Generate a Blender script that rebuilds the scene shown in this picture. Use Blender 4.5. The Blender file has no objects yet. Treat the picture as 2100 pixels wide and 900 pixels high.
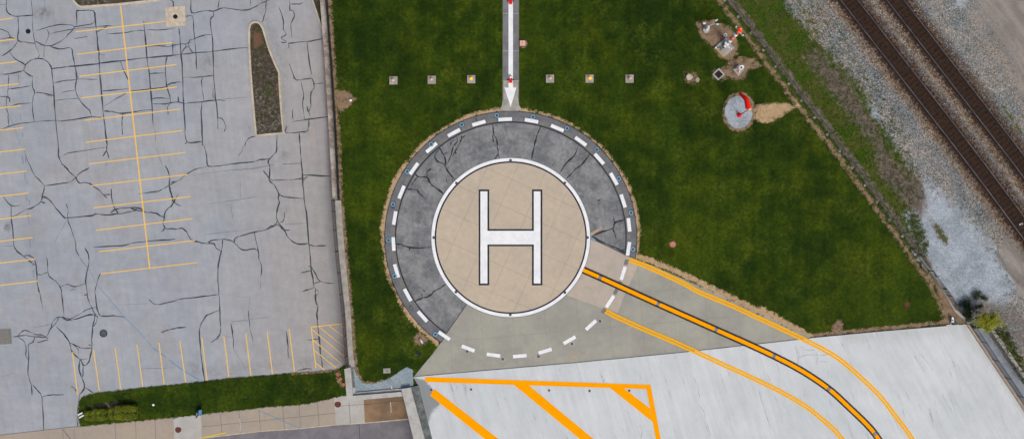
import bpy, bmesh, math, random
import numpy as np
from mathutils import Vector, Matrix
from mathutils.geometry import tessellate_polygon
random.seed(7); rng = np.random.default_rng(7)
R = math.radians
S = 0.055; H = 77.0                     # metres per photo pixel on the pad's level; drone height
LA, LB = -2.6, 0.06                     # the car park is a sloping plane below the lawn: z = LA + LB*y
scene = bpy.context.scene
COL = scene.collection

# ------------------------------------------------------------------ points
def P(px, py, z=0.0):
    k = (H - z) / H
    return Vector(((px-1050)*S*k, (450-py)*S*k, z))
def L(px, py, dz=0.0):
    k = (450-py)*S
    z = (LA + LB*k)/(1 + LB*k/H)
    v = P(px, py, z); v.z += dz
    return v
def lotz(y): return LA + LB*y

# ------------------------------------------------------------------ objects
def link(o, parent=None):
    COL.objects.link(o)
    if parent: o.parent = parent
    return o
def tag(o, label=None, cat=None, group=None, kind=None):
    if label: o['label'] = label
    if cat: o['category'] = cat
    if group: o['group'] = group
    if kind: o['kind'] = kind
    return o
def thing(name, loc, label, cat, group=None, rz=0):
    o = bpy.data.objects.new(name, None); o.location = loc; o.rotation_euler = (0,0,rz)
    o.empty_display_size = .3
    link(o); return tag(o, label, cat, group)
def copy_thing(src, loc, label, rz=None):
    c = src.copy(); COL.objects.link(c); c.location = loc
    if rz is not None: c.rotation_euler = (0,0,rz)
    c['label'] = label
    for ch in src.children:
        d = ch.copy(); COL.objects.link(d); d.parent = c
        for g in ch.children:
            e = g.copy(); COL.objects.link(e); e.parent = d
    return c

class MB:
    def __init__(s, o=(0,0,0)): s.v=[]; s.f=[]; s.m=[]; s.o=Vector(o); s.k=0
    def add(s, vs, fs):
        n=len(s.v); s.v += [tuple(Vector(p)-s.o) for p in vs]; s.f += [tuple(n+i for i in f) for f in fs]
        s.m += [s.k]*len(fs)
    def box(s, c, size, rz=0, taper=1.0):
        cx,cy,cz=c; a,b,h=size[0]/2,size[1]/2,size[2]
        co,si=math.cos(rz),math.sin(rz); vs=[]
        for zz,t in ((0,1),(h,taper)):
            for x,y in ((-a,-b),(a,-b),(a,b),(-a,b)):
                x*=t; y*=t
                vs.append((cx+x*co-y*si, cy+x*si+y*co, cz+zz))
        s.add(vs, [(3,2,1,0),(4,5,6,7),(0,1,5,4),(1,2,6,5),(2,3,7,6),(3,0,4,7)])
    def prism(s, pts, z0, z1, top=None):
        # pts world xy ccw or cw
        n=len(pts); ar=sum(pts[i][0]*pts[(i+1)%n][1]-pts[(i+1)%n][0]*pts[i][1] for i in range(n))
        if ar<0: pts=pts[::-1]
        z0f = z0 if callable(z0) else (lambda x,y:z0); z1f = z1 if callable(z1) else (lambda x,y:z1)
        b=[(p[0],p[1],z0f(p[0],p[1])) for p in pts]; t=[(p[0],p[1],z1f(p[0],p[1])) for p in pts]
        tri=tessellate_polygon([[Vector((p[0],p[1],0)) for p in pts]])
        fs=[]
        for a,bb,c in tri:
            A,B,C=pts[a],pts[bb],pts[c]
            if (B[0]-A[0])*(C[1]-A[1])-(C[0]-A[0])*(B[1]-A[1])<0: bb,c=c,bb
            fs.append((a+n,bb+n,c+n)); fs.append((c,bb,a))
        fs += [(i,(i+1)%n,(i+1)%n+n,i+n) for i in range(n)]
        s.add(b+t, fs)
    def cyl(s, c, r, h, seg=20, r2=None, cap=True):
        r2 = r if r2 is None else r2
        cx,cy,cz=c; vs=[]
        for zz,rr in ((0,r),(h,r2)):
            vs += [(cx+rr*math.cos(2*math.pi*i/seg), cy+rr*math.sin(2*math.pi*i/seg), cz+zz) for i in range(seg)]
        fs=[(i,(i+1)%seg,(i+1)%seg+seg,i+seg) for i in range(seg)]
        if cap: fs += [tuple(range(seg))[::-1], tuple(range(seg,2*seg))]
        s.add(vs,fs)
    def ring(s, c, r0, r1, h, seg=24):
        cx,cy,cz=c; vs=[]
        for rr,zz in ((r0,0),(r1,0),(r1,h),(r0,h)):
            vs += [(cx+rr*math.cos(2*math.pi*i/seg), cy+rr*math.sin(2*math.pi*i/seg), cz+zz) for i in range(seg)]
        fs=[]
        for i in range(seg):
            j=(i+1)%seg
            for a in range(4):
                b=(a+1)%4
                fs.append((a*seg+i,a*seg+j,b*seg+j,b*seg+i))
        s.add(vs,fs)
    def dome(s, c, r, h, seg=16, rings=5):
        cx,cy,cz=c; vs=[]
        for k in range(rings):
            a=math.pi/2*k/rings
            vs += [(cx+r*math.cos(a)*math.cos(2*math.pi*i/seg), cy+r*math.cos(a)*math.sin(2*math.pi*i/seg), cz+h*math.sin(a)) for i in range(seg)]
        vs.append((cx,cy,cz+h)); fs=[]
        for k in range(rings-1):
            for i in range(seg):
                j=(i+1)%seg; fs.append((k*seg+i,k*seg+j,(k+1)*seg+j,(k+1)*seg+i))
        for i in range(seg): fs.append(((rings-1)*seg+i,(rings-1)*seg+(i+1)%seg,rings*seg))
        fs.append(tuple(range(seg))[::-1]); s.add(vs,fs)
    def tube(s, pts, r, seg=8, r1=None):
        pts=[Vector(p) for p in pts]; n=len(pts); vs=[]; fs=[]
        r1 = r if r1 is None else r1
        for i,p in enumerate(pts):
            d=(pts[min(i+1,n-1)]-pts[max(i-1,0)]).normalized()
            u=d.cross(Vector((0,0,1)));
            if u.length<1e-3: u=Vector((1,0,0))
            u.normalize(); w=d.cross(u); rr=r+(r1-r)*i/max(n-1,1)
            vs += [p+u*rr*math.cos(2*math.pi*k/seg)+w*rr*math.sin(2*math.pi*k/seg) for k in range(seg)]
        for i in range(n-1):
            for k in range(seg):
                l=(k+1)%seg; fs.append((i*seg+k,i*seg+l,(i+1)*seg+l,(i+1)*seg+k))
        fs += [tuple(range(seg))[::-1], tuple(range((n-1)*seg,n*seg))]
        s.add(vs,fs)
    def build(s, name, mat, parent=None, smooth=False):
        me=bpy.data.meshes.new(name); me.from_pydata(s.v,[],s.f)
        for m in (mat if isinstance(mat,(list,tuple)) else [mat]): me.materials.append(m)
        if any(s.m): me.polygons.foreach_set('material_index', s.m)
        if smooth: me.polygons.foreach_set('use_smooth',[True]*len(me.polygons))
        me.validate(); me.update()
        o=bpy.data.objects.new(name, me)
        if parent is None: o.location=s.o
        return link(o,parent)

def sheet(name, pts, mat, parent=None, fn=P, z=0.0, holes=()):
    """flat polygon at height z on the given plane"""
    loops=[[fn(x,y,z) for x,y in pts]]+[[fn(x,y,z) for x,y in h] for h in holes]
    fl=[v for l in loops for v in l]
    tri=tessellate_polygon([[Vector((v.x,v.y,0)) for v in l] for l in loops])
    fs=[]
    for a,b,c in tri:
        A,B,C=fl[a],fl[b],fl[c]
        if (B.x-A.x)*(C.y-A.y)-(C.x-A.x)*(B.y-A.y)<0: b,c=c,b
        fs.append((a,b,c))
    mb=MB(); mb.add(fl,fs); return mb.build(name,mat,parent)

# ------------------------------------------------------------------ strokes
def catmull(pts, sub=4):
    if len(pts)<3: sub=max(sub,3)
    q=[np.array(p,float) for p in pts]; q=[2*q[0]-q[1]]+q+[2*q[-1]-q[-2]]; out=[]
    for i in range(1,len(q)-2):
        for k in range(sub):
            t=k/sub; a,b,c,d=q[i-1],q[i],q[i+1],q[i+2]
            out.append(.5*((2*b)+(-a+c)*t+(2*a-5*b+4*c-d)*t*t+(-a+3*b-3*c+d)*t**3))
    out.append(q[-2]); return out
def ribbon(pts, w, wf=None):
    """left/right outline of a polyline of pixel width w"""
    p=[np.array(a,float) for a in pts]; n=len(p); Lf=[];Rt=[]
    for i in range(n):
        d=p[min(i+1,n-1)]-p[max(i-1,0)]; d/=max(np.linalg.norm(d),1e-6)
        nn=np.array((-d[1],d[0])); ww=w/2*(wf(i,n) if wf else 1)
        Lf.append(p[i]+nn*ww); Rt.append(p[i]-nn*ww)
    return Lf,Rt
def add_ribbon(mb, pts, w, fn, z, wf=None):
    Lf,Rt=ribbon(pts,w,wf); n=len(Lf)
    vs=[fn(a[0],a[1],z) for a in Lf]+[fn(a[0],a[1],z) for a in Rt]
    mb.add(vs,[(i,i+1,n+i+1,n+i) for i in range(n-1)])
def line(name, pts, w, mat, parent, fn=P, z=.01, smooth=0):
    if smooth: pts=catmull(pts,smooth)
    mb=MB(); add_ribbon(mb,pts,w,fn,z); return mb.build(name,mat,parent)
def cracks(name, data, mat, parent, fn=P, z=.006, scale=1.0, sub=4):
    mb=MB(); k=0
    for (ox,oy),lst in data:
        for it in lst:
            w,pts=it[0],[(ox+x/3,oy+y/3) for x,y in it[1]]
            q=catmull(pts,sub)
            q=[a+rng.normal(0,.38,2) if 0<i<len(q)-1 else a for i,a in enumerate(q)]
            ph=rng.uniform(0,6,3)
            wf=lambda i,n,ph=ph: (.55 if i in (0,n-1) else 1)*(1+.38*math.sin(i*.9+ph[0])+.28*math.sin(i*2.3+ph[1]))
            add_ribbon(mb,q,w*scale,fn,z+(k%12)*.0004,wf); k+=1
    o=mb.build(name,mat,parent); return o

# ------------------------------------------------------------------ materials
def lin(c):
    return tuple(((x/255)/12.92 if x/255<=.04045 else ((x/255+.055)/1.055)**2.4) for x in c)
GAIN=0.86
def C(r,g,b,k=1.0):
    a=lin((r,g,b)); return (a[0]*GAIN*k,a[1]*GAIN*k,a[2]*GAIN*k,1)
class N:
    def __init__(s,name):
        s.mat=bpy.data.materials.new(name); s.mat.use_nodes=True; s.t=s.mat.node_tree
        s.b=s.t.nodes['Principled BSDF']; s.tc=s.t.nodes.new('ShaderNodeNewGeometry').outputs['Position']
        s.b.inputs['Roughness'].default_value=.85; s.b.inputs['Specular IOR Level'].default_value=.25
    def n(s,typ,**k):
        x=s.t.nodes.new(typ)
        for a,b in k.items(): setattr(x,a,b)
        return x
    def l(s,a,b):
        if isinstance(a,bpy.types.NodeSocket): s.t.links.new(a,b)
        else:
            try: b.default_value=a
            except Exception: b.default_value=a[:3]
    def noise(s,scale,detail=4,rough=.6,vec=None,dist=0):
        x=s.n('ShaderNodeTexNoise'); x.inputs['Scale'].default_value=scale; x.inputs['Detail'].default_value=detail
        x.inputs['Roughness'].default_value=rough; x.inputs['Distortion'].default_value=dist
        s.l(vec or s.tc,x.inputs['Vector']); return x.outputs['Fac']
    def vor(s,scale,out='Color',vec=None):
        x=s.n('ShaderNodeTexVoronoi'); x.inputs['Scale'].default_value=scale; s.l(vec or s.tc,x.inputs['Vector'])
        if out=='Color':
            sp=s.n('ShaderNodeSeparateColor'); s.l(x.outputs['Color'],sp.inputs[0]); return sp.outputs[0],x.outputs['Distance']
        return x.outputs[out]
    def math(s,op,a,b=0.0,c=None,clamp=False):
        x=s.n('ShaderNodeMath',operation=op,use_clamp=clamp); s.l(a,x.inputs[0]); s.l(b,x.inputs[1])
        if c is not None: s.l(c,x.inputs[2])
        return x.outputs[0]
    def step(s,v,lo,hi,a=0.0,b=1.0):
        x=s.n('ShaderNodeMapRange',interpolation_type='SMOOTHSTEP'); s.l(v,x.inputs[0])
        for i,q in enumerate((lo,hi,a,b)): x.inputs[i+1].default_value=q
        return x.outputs[0]
    def mix(s,f,a,b,mode='MIX'):
        x=s.n('ShaderNodeMix',data_type='RGBA',blend_type=mode); s.l(f,x.inputs[0]); s.l(a,x.inputs[6]); s.l(b,x.inputs[7])
        return x.outputs[2]
    def mul(s,col,v):
        c=s.n('ShaderNodeCombineColor')
        for i in range(3): s.l(v,c.inputs[i])
        return s.mix(1.0,col,c.outputs[0],'MULTIPLY')
    def stretch(s,ang,sx,sy):
        m=s.n('ShaderNodeMapping'); m.inputs['Rotation'].default_value=(0,0,ang); m.inputs['Scale'].default_value=(1,1,1)
        s.l(s.tc,m.inputs[0]); m2=s.n('ShaderNodeMapping'); m2.inputs['Scale'].default_value=(sx,sy,1); s.l(m.outputs[0],m2.inputs[0])
        return m2.outputs[0]
    def joint(s,nx,ny,sp,x0,y0,w):
        """mask of parallel joints: normal (nx,ny), spacing, a point on one, half width (m)"""
        d=s.n('ShaderNodeVectorMath',operation='DOT_PRODUCT'); s.l(s.tc,d.inputs[0]); d.inputs[1].default_value=(nx/sp,ny/sp,0)
        v=s.math('ADD',d.outputs['Value'],.5-(nx*x0+ny*y0)/sp); v=s.math('FRACT',v); v=s.math('SUBTRACT',v,.5); v=s.math('ABSOLUTE',v)
        return s.step(v,w/sp,w/sp*.3)
    def attr(s,name):
        a=s.n('ShaderNodeAttribute',attribute_name=name); sp=s.n('ShaderNodeSeparateColor'); s.l(a.outputs['Color'],sp.inputs[0])
        return [sp.outputs[0],sp.outputs[1],sp.outputs[2],a.outputs['Alpha']]
    def bump(s,h,strength=.3,dist=.03):
        b=s.n('ShaderNodeBump'); b.inputs['Strength'].default_value=strength; b.inputs['Distance'].default_value=dist
        s.l(h,b.inputs['Height']); s.l(b.outputs[0],s.b.inputs['Normal'])
    def out(s,col,rough=None,metal=None):
        s.l(col,s.b.inputs['Base Color'])
        if rough is not None: s.l(rough,s.b.inputs['Roughness'])
        if metal is not None: s.l(metal,s.b.inputs['Metallic'])
        return s.mat
def plain(name,c,c2=None,sc=3.0,fine=20.0,amt=.12,rough=.8,metal=0,bump=.15):
    m=N(name); c2=c2 or tuple(x*.82 for x in c[:3])+(1,)
    a=m.step(m.noise(sc,5),.35,.65); col=m.mix(a,c,c2)
    f=m.noise(fine,3); col=m.mul(col,m.step(f,.2,.8,1-amt,1+amt)); m.bump(f,bump,.01)
    return m.out(col,rough,metal)

M={}
m=N('white_paint'); a=m.noise(1.1,5,.65); b=m.noise(9,5,.75); col=m.mix(m.step(a,.35,.65),C(238,240,244),C(226,229,234)); col=m.mul(col,m.step(b,.25,.75,.95,1.03)); col=m.mix(m.math('MULTIPLY',m.step(b,.66,.74),.35),col,C(190,186,180)); M['white']=m.out(col,.7)
M['outline']=plain('navy_black_paint',C(24,28,42),C(34,38,52),1.5,12,.12,.6)
M['black_line']=plain('black_paint',C(24,22,22),C(36,34,34),1.5,12,.12,.6)
M['orange']=plain('orange_paint',C(255,166,0),C(250,160,0),1.0,10,.03,.9); M['orange'].node_tree.nodes['Principled BSDF'].inputs['Specular IOR Level'].default_value=.03
m=N('worn_yellow_paint'); w=m.noise(9,4,.7); col=m.mix(m.step(w,.55,.72),C(238,192,88),C(200,180,140)); col=m.mix(m.math('MULTIPLY',m.step(m.noise(22,3,.8),.56,.66),.5),col,C(170,168,165)); M['yellow']=m.out(col,.8)
m=N('worn_orange_paint'); w=m.noise(7,4,.7); col=m.mix(m.step(w,.58,.74),C(243,176,14),C(206,168,90)); M['taxi_yellow']=m.out(col,.9); m.b.inputs['Specular IOR Level'].default_value=.03
M['seal']=plain('crack_sealant',C(62,70,82),C(46,52,62),2,14,.2,.6)
M['seal_dark']=plain('bitumen_joint',C(34,37,42),C(48,52,57),2,14,.2,.5)
M['seal_faint']=plain('hairline_crack',C(118,123,134),C(100,105,115),2,14,.2,.8)
M['blue']=plain('blue_marking_paint',C(78,132,172),C(110,145,175),1.5,9,.15,.7)
M['red_mark']=plain('red_marking_paint',C(165,120,118),C(150,135,130),4,20,.2,.8)
M['slate_dash']=plain('faded_line_ghost',C(120,130,148),C(140,148,162),2,14,.15,.8)
M['conc']=plain('weathered_concrete',C(168,164,158),C(145,142,136),1.4,14,.12,.9)
M['conc_light']=plain('pale_concrete',C(182,182,180),C(164,163,160),1.2,14,.1,.9)
M['conc_dark']=plain('stained_concrete',C(112,118,118),C(78,86,88),1.6,10,.3,.9)
m=N('stained_wall_concrete'); a=m.step(m.noise(1.5,5),.42,.58); b=m.step(m.noise(.5,3),.48,.56)
col=m.mix(a,C(168,155,144),C(138,124,114)); col=m.mix(m.math('MULTIPLY',b,.6),col,C(196,190,182)); col=m.mul(col,m.step(m.noise(10,4),.2,.8,.82,1.15)); M['wall_stain']=m.out(col,.9)
M['kerb']=plain('kerb_concrete',C(196,186,170),C(176,164,146),2.0,12,.15,.9)
M['tanwall']=plain('tan_concrete_coping',C(178,158,140),C(160,142,126),1.5,12,.1,.9)
M['asphalt_strip']=plain('grey_asphalt',C(124,125,128),C(108,109,113),.8,16,.1,.9)
M['metal']=plain('galvanised_steel',C(150,156,162),C(128,134,140),3,20,.1,.45,.6)
M['dark_metal']=plain('dark_painted_steel',C(64,70,78),C(48,53,60),3,20,.15,.5,.3)
M['rust_metal']=plain('rusted_steel',C(108,78,68),C(80,66,64),4,20,.2,.7,.2)
M['rail']=plain('worn_steel_rail',C(138,140,150),C(110,112,122),.8,20,.12,.35,.8)
M['rail_side']=plain('rusty_rail_web',C(72,54,44),C(52,40,34),2,20,.2,.8)
M['sleeper']=plain('old_creosoted_timber',C(44,33,28),C(58,42,33),2.5,14,.4,.95)
M['gloss_white']=plain('white_enamel',C(232,234,238),C(215,218,222),3,20,.04,.4)
M['red']=plain('red_enamel',C(228,34,40),C(205,30,34),3,20,.06,.4)
M['fabric']=plain('red_orange_windsock_fabric',C(255,30,10),C(240,22,8),2,20,.05,.8)
M['orange_band']=plain('aviation_orange_enamel',C(242,128,88),C(228,112,76),3,20,.06,.45)
M['salmon']=plain('faded_red_lens',C(226,178,168),C(212,160,150),5,30,.08,.5)
M['pink_stem']=plain('faded_red_enamel',C(196,130,118),C(180,120,108),5,30,.1,.6)
M['iron']=plain('rusted_cast_iron',C(108,62,52),C(86,50,44),4,25,.2,.8,.1)
M['black']=plain('black_void_iron',C(30,32,40),C(20,22,28),4,25,.2,.8)
M['grey_lid']=plain('grey_cast_iron',C(88,94,104),C(70,76,86),4,25,.2,.7,.1)
M['blue_ring']=plain('blue_grey_enamel',C(128,160,182),C(104,138,162),6,30,.12,.5)
M['dark_lens']=plain('dark_blue_glass',C(62,78,92),C(48,60,72),6,30,.1,.3)
M['brick']=plain('red_paver_block',C(182,112,96),C(160,98,84),5,25,.12,.9)
M['teal']=plain('dark_teal_panel',C(40,84,86),C(28,64,68),3,20,.1,.5)
M['panel_blue']=plain('blue_sign_panel',C(72,132,176),C(60,116,160),3,20,.1,.5)
M['pit']=plain('dark_brown_grating',C(50,34,34),C(36,24,26),6,25,.3,.8)
M['pipe_yellow']=plain('yellow_conduit',C(196,158,70),C(178,140,60),3,20,.1,.6)
def lamp(name,c,e):
    m=N(name); m.b.inputs['Emission Color'].default_value=lin(c)+(1,); m.b.inputs['Emission Strength'].default_value=e
    m.out(C(*c),.4); return m.mat
M['lamp_red']=lamp('lit_red_beacon',(255,40,12),1.2)
M['lamp_hot']=lamp('lit_amber_core',(255,120,40),1.6)
M['lamp_amber']=lamp('lit_amber_lens',(255,160,20),.7)
M['bark']=plain('brown_bark',C(96,82,66),C(76,64,52),6,20,.2,.9)
def leafmat(name,a,b):
    m=N(name); g=m.n('ShaderNodeNewGeometry'); col=m.mix(g.outputs['Random Per Island'],a,b)
    col=m.mul(col,m.step(m.noise(1.5,3),.3,.7,.75,1.25)); return m.out(col,.7)
M['leaf_yellow']=leafmat('yellow_green_leaf',C(166,164,30),C(98,112,20))
M['leaf_olive']=leafmat('olive_clipped_leaf',C(124,134,16),C(46,60,10))
M['leaf_dark']=leafmat('dark_green_leaf',C(66,84,38),C(34,48,20))
M['leaf_weed']=leafmat('weed_leaf',C(96,112,52),C(56,74,30))

# car park asphalt
m=N('aged_blue_grey_asphalt'); A=m.attr('w')
n1=m.noise(.10,4); n2=m.noise(1.3,5,.65); n3=m.noise(14,4,.7); n4=m.noise(.35,5,.65); st=m.noise(1.0,4,.6,m.stretch(R(-6),2.2,.10)); sh=m.noise(1.0,4,.6,m.stretch(R(7),.06,1.3))
col=m.mix(m.step(n1,.35,.65),C(152,158,168),C(160,164,172)); col=m.mix(m.math('MULTIPLY',A[1],.85),col,C(163,159,158))
col=m.mix(m.step(m.noise(.17,5,.7,None,.4),.48,.62,0,.38),col,C(156,155,157)); col=m.mul(col,m.step(n2,.3,.7,.94,1.04)); col=m.mul(col,m.step(n4,.32,.68,.935,1.03)); col=m.mul(col,m.step(st,.3,.7,.96,1.03)); col=m.mul(col,m.step(sh,.3,.7,.97,1.02)); col=m.mul(col,m.step(n3,.25,.75,.90,1.08))
sp=m.step(m.noise(3.2,2),.72,.80); col=m.mix(m.math('MULTIPLY',sp,.35),col,C(104,106,114))
f=m.math('MULTIPLY',A[0],m.step(m.noise(1.8,6,.75),.38,.62,.15,1.25),clamp=True)
col=m.mix(m.math('MULTIPLY',f,.8),col,C(88,84,86)); f2=m.math('MULTIPLY',A[2],m.step(m.noise(2.5,5,.7),.35,.65,.4,1)); col=m.mix(f2,col,C(140,116,102))
m.bump(n3,.25,.01); M['lot']=m.out(col,.88)

# street asphalt
m=N('street_asphalt'); n2=m.noise(.8,5); n3=m.noise(12,4,.7); col=m.mix(m.step(n2,.35,.65),C(122,120,126),C(108,106,112)); col=m.mul(col,m.step(n3,.25,.75,.9,1.1))
jm=m.joint(math.cos(R(2)),math.sin(R(2)),2.9,P(700,0).x,0,.03); col=m.mix(m.math('MULTIPLY',jm,.4),col,C(80,80,84)); M['street']=m.out(col,.88)

def concrete(name,ca,cb,ang,sp,px,py,w=.02,jd=.45,sp2=None,streak=.05,ca2=None,stain=.0):
    m=N(name); n1=m.noise(.22,4); n2=m.noise(1.6,5,.65); n3=m.noise(13,4,.65)
    col=m.mix(m.step(n1,.35,.65),ca,cb); col=m.mul(col,m.step(n2,.3,.7,1-streak,1+streak*.8)); col=m.mul(col,m.step(n3,.25,.75,.95,1.045))
    p=P(px,py); c,s_=math.cos(ang),math.sin(ang)
    j=m.math('MAXIMUM',m.joint(-s_,c,sp,p.x,p.y,w),m.joint(c,s_,sp2 or sp,p.x,p.y,w))
    col=m.mix(m.math('MULTIPLY',j,jd),col,C(92,88,86))
    if stain:
        q=m.step(m.noise(.55,5,.65),.56,.72); col=m.mix(m.math('MULTIPLY',q,stain),col,C(150,128,96))
    m.bump(n3,.12,.008); return m.out(col,.85)
M['tlof']=concrete('tan_pad_concrete',C(191,176,158),C(182,170,154),R(-24),3.12,1050,368,.03,.42)
M['tan_apron']=concrete('tan_apron_concrete',C(184,171,159),C(174,164,153),R(-24),3.3,1213,487,.024,.3)
M['apron']=concrete('grey_apron_concrete',C(161,160,150),C(149,148,141),R(5),3.63,1055,688,.022,.42,stain=.10)

# asphalt ring round the pad
m=N('dark_pad_asphalt'); n1=m.noise(.45,5,.6); n2=m.noise(2.2,6,.7,None,.6); n3=m.noise(13,4,.7)
col=m.mix(m.step(n1,.35,.65),C(136,137,139),C(106,109,113)); col=m.mul(col,m.step(n2,.32,.68,.8,1.18)); col=m.mul(col,m.step(n3,.25,.75,.9,1.1))
rad=m.n('ShaderNodeVectorMath',operation='DISTANCE'); m.l(m.tc,rad.inputs[0]); rad.inputs[1].default_value=P(1047.5,487)
cr=m.n('ShaderNodeCombineXYZ'); m.l(rad.outputs['Value'],cr.inputs[0]); arc=m.noise(2.2,3,.6,cr.outputs[0]); col=m.mul(col,m.step(arc,.3,.7,.93,1.06))
q=m.step(m.noise(1.1,5,.7),.60,.70); col=m.mix(m.math('MULTIPLY',q,.3),col,C(160,162,164)); m.bump(n3,.2,.01); M['ring']=m.out(col,.85)
M['ring_outer']=plain('outer_band_asphalt',C(112,114,119),C(98,100,106),.9,13,.14,.85)
M['patch_a']=plain('removed_paint_patch',C(124,122,118),C(112,112,110),3,14,.12,.9)

# white roof deck
m=N('white_coated_deck_concrete'); A=m.attr('w'); v1=m.stretch(R(-17),1.1,.09); v2=m.stretch(R(-17),2.6,.22); v3=m.stretch(R(-31),1.5,.12)
n1=m.noise(.12,4); s1=m.noise(1,5,.65,v1); s2=m.noise(1,5,.7,v2); s3=m.noise(1,5,.65,v3); n3=m.noise(12,3,.6)
rt=m.n('ShaderNodeSeparateXYZ'); m.l(m.tc,rt.inputs[0]); side=m.step(rt.outputs[0],28,42)
col=m.mix(m.step(n1,.35,.65),C(193,199,204),C(202,207,211)); stv=m.mix(side,s1,s3); col=m.mul(col,m.step(stv,.32,.68,.935,1.04)); col=m.mul(col,m.step(m.noise(1,5,.7,m.stretch(R(-24),5.0,.4)),.3,.7,.97,1.025)); col=m.mul(col,m.step(m.noise(.5,5,.65),.3,.7,.965,1.03)); col=m.mul(col,m.step(n3,.25,.75,.965,1.03))
d=m.math('MULTIPLY',m.step(s2,.57,.68),m.step(m.noise(.35,4),.42,.58)); d=m.math('MULTIPLY',d,m.step(m.noise(4,4,.8),.38,.54)); col=m.mix(m.math('MULTIPLY',d,.6),col,C(120,124,132))
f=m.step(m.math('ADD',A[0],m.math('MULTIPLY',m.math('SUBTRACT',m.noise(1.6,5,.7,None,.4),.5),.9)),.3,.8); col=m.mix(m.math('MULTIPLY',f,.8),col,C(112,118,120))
f=m.math('MULTIPLY',A[1],m.step(m.noise(.9,5,.7,v1),.3,.7,.35,1)); col=m.mix(f,col,C(160,158,154)); m.bump(n3,.1,.01); M['deck']=m.out(col,.8)

M['sidewalk']=concrete('beige_sidewalk_concrete',C(163,151,138),C(156,146,135),R(5.5),200,10,100,.02,.2,sp2=2.15)
M['brown_slab']=plain('brown_concrete',C(140,114,90),C(112,92,76),.5,12,.08,.9)  # darker, browner tone for the slab beside the deck wall
M['pale_slab']=plain('new_grey_slab',C(176,174,171),C(166,164,160),.9,12,.05,.9)
M['walk']=plain('blue_grey_walkway_concrete',C(128,136,148),C(150,156,166),.5,12,.1,.9)
M['mulch']=None
m=N('weedy_mulch_soil'); a=m.step(m.noise(.7,5,.65),.42,.6); b=m.step(m.noise(2.5,6,.8),.45,.66); g=m.step(m.noise(.5,4,.7),.55,.68)
col=m.mix(a,C(66,58,50),C(56,52,32)); col=m.mix(m.math('MULTIPLY',b,m.step(m.noise(.35,4,.6),.42,.6,.4,1.0)),col,C(120,116,108)); col=m.mix(m.math('MULTIPLY',g,.8),col,C(58,66,24)); col=m.mul(col,m.step(m.noise(10,4,.7),.25,.75,.6,1.4))
red=m.attr('w')[0]; col=m.mix(m.math('MULTIPLY',red,.85),col,C(116,84,66)); m.bump(b,.6,.05); M['mulch']=m.out(col,.95)

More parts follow.
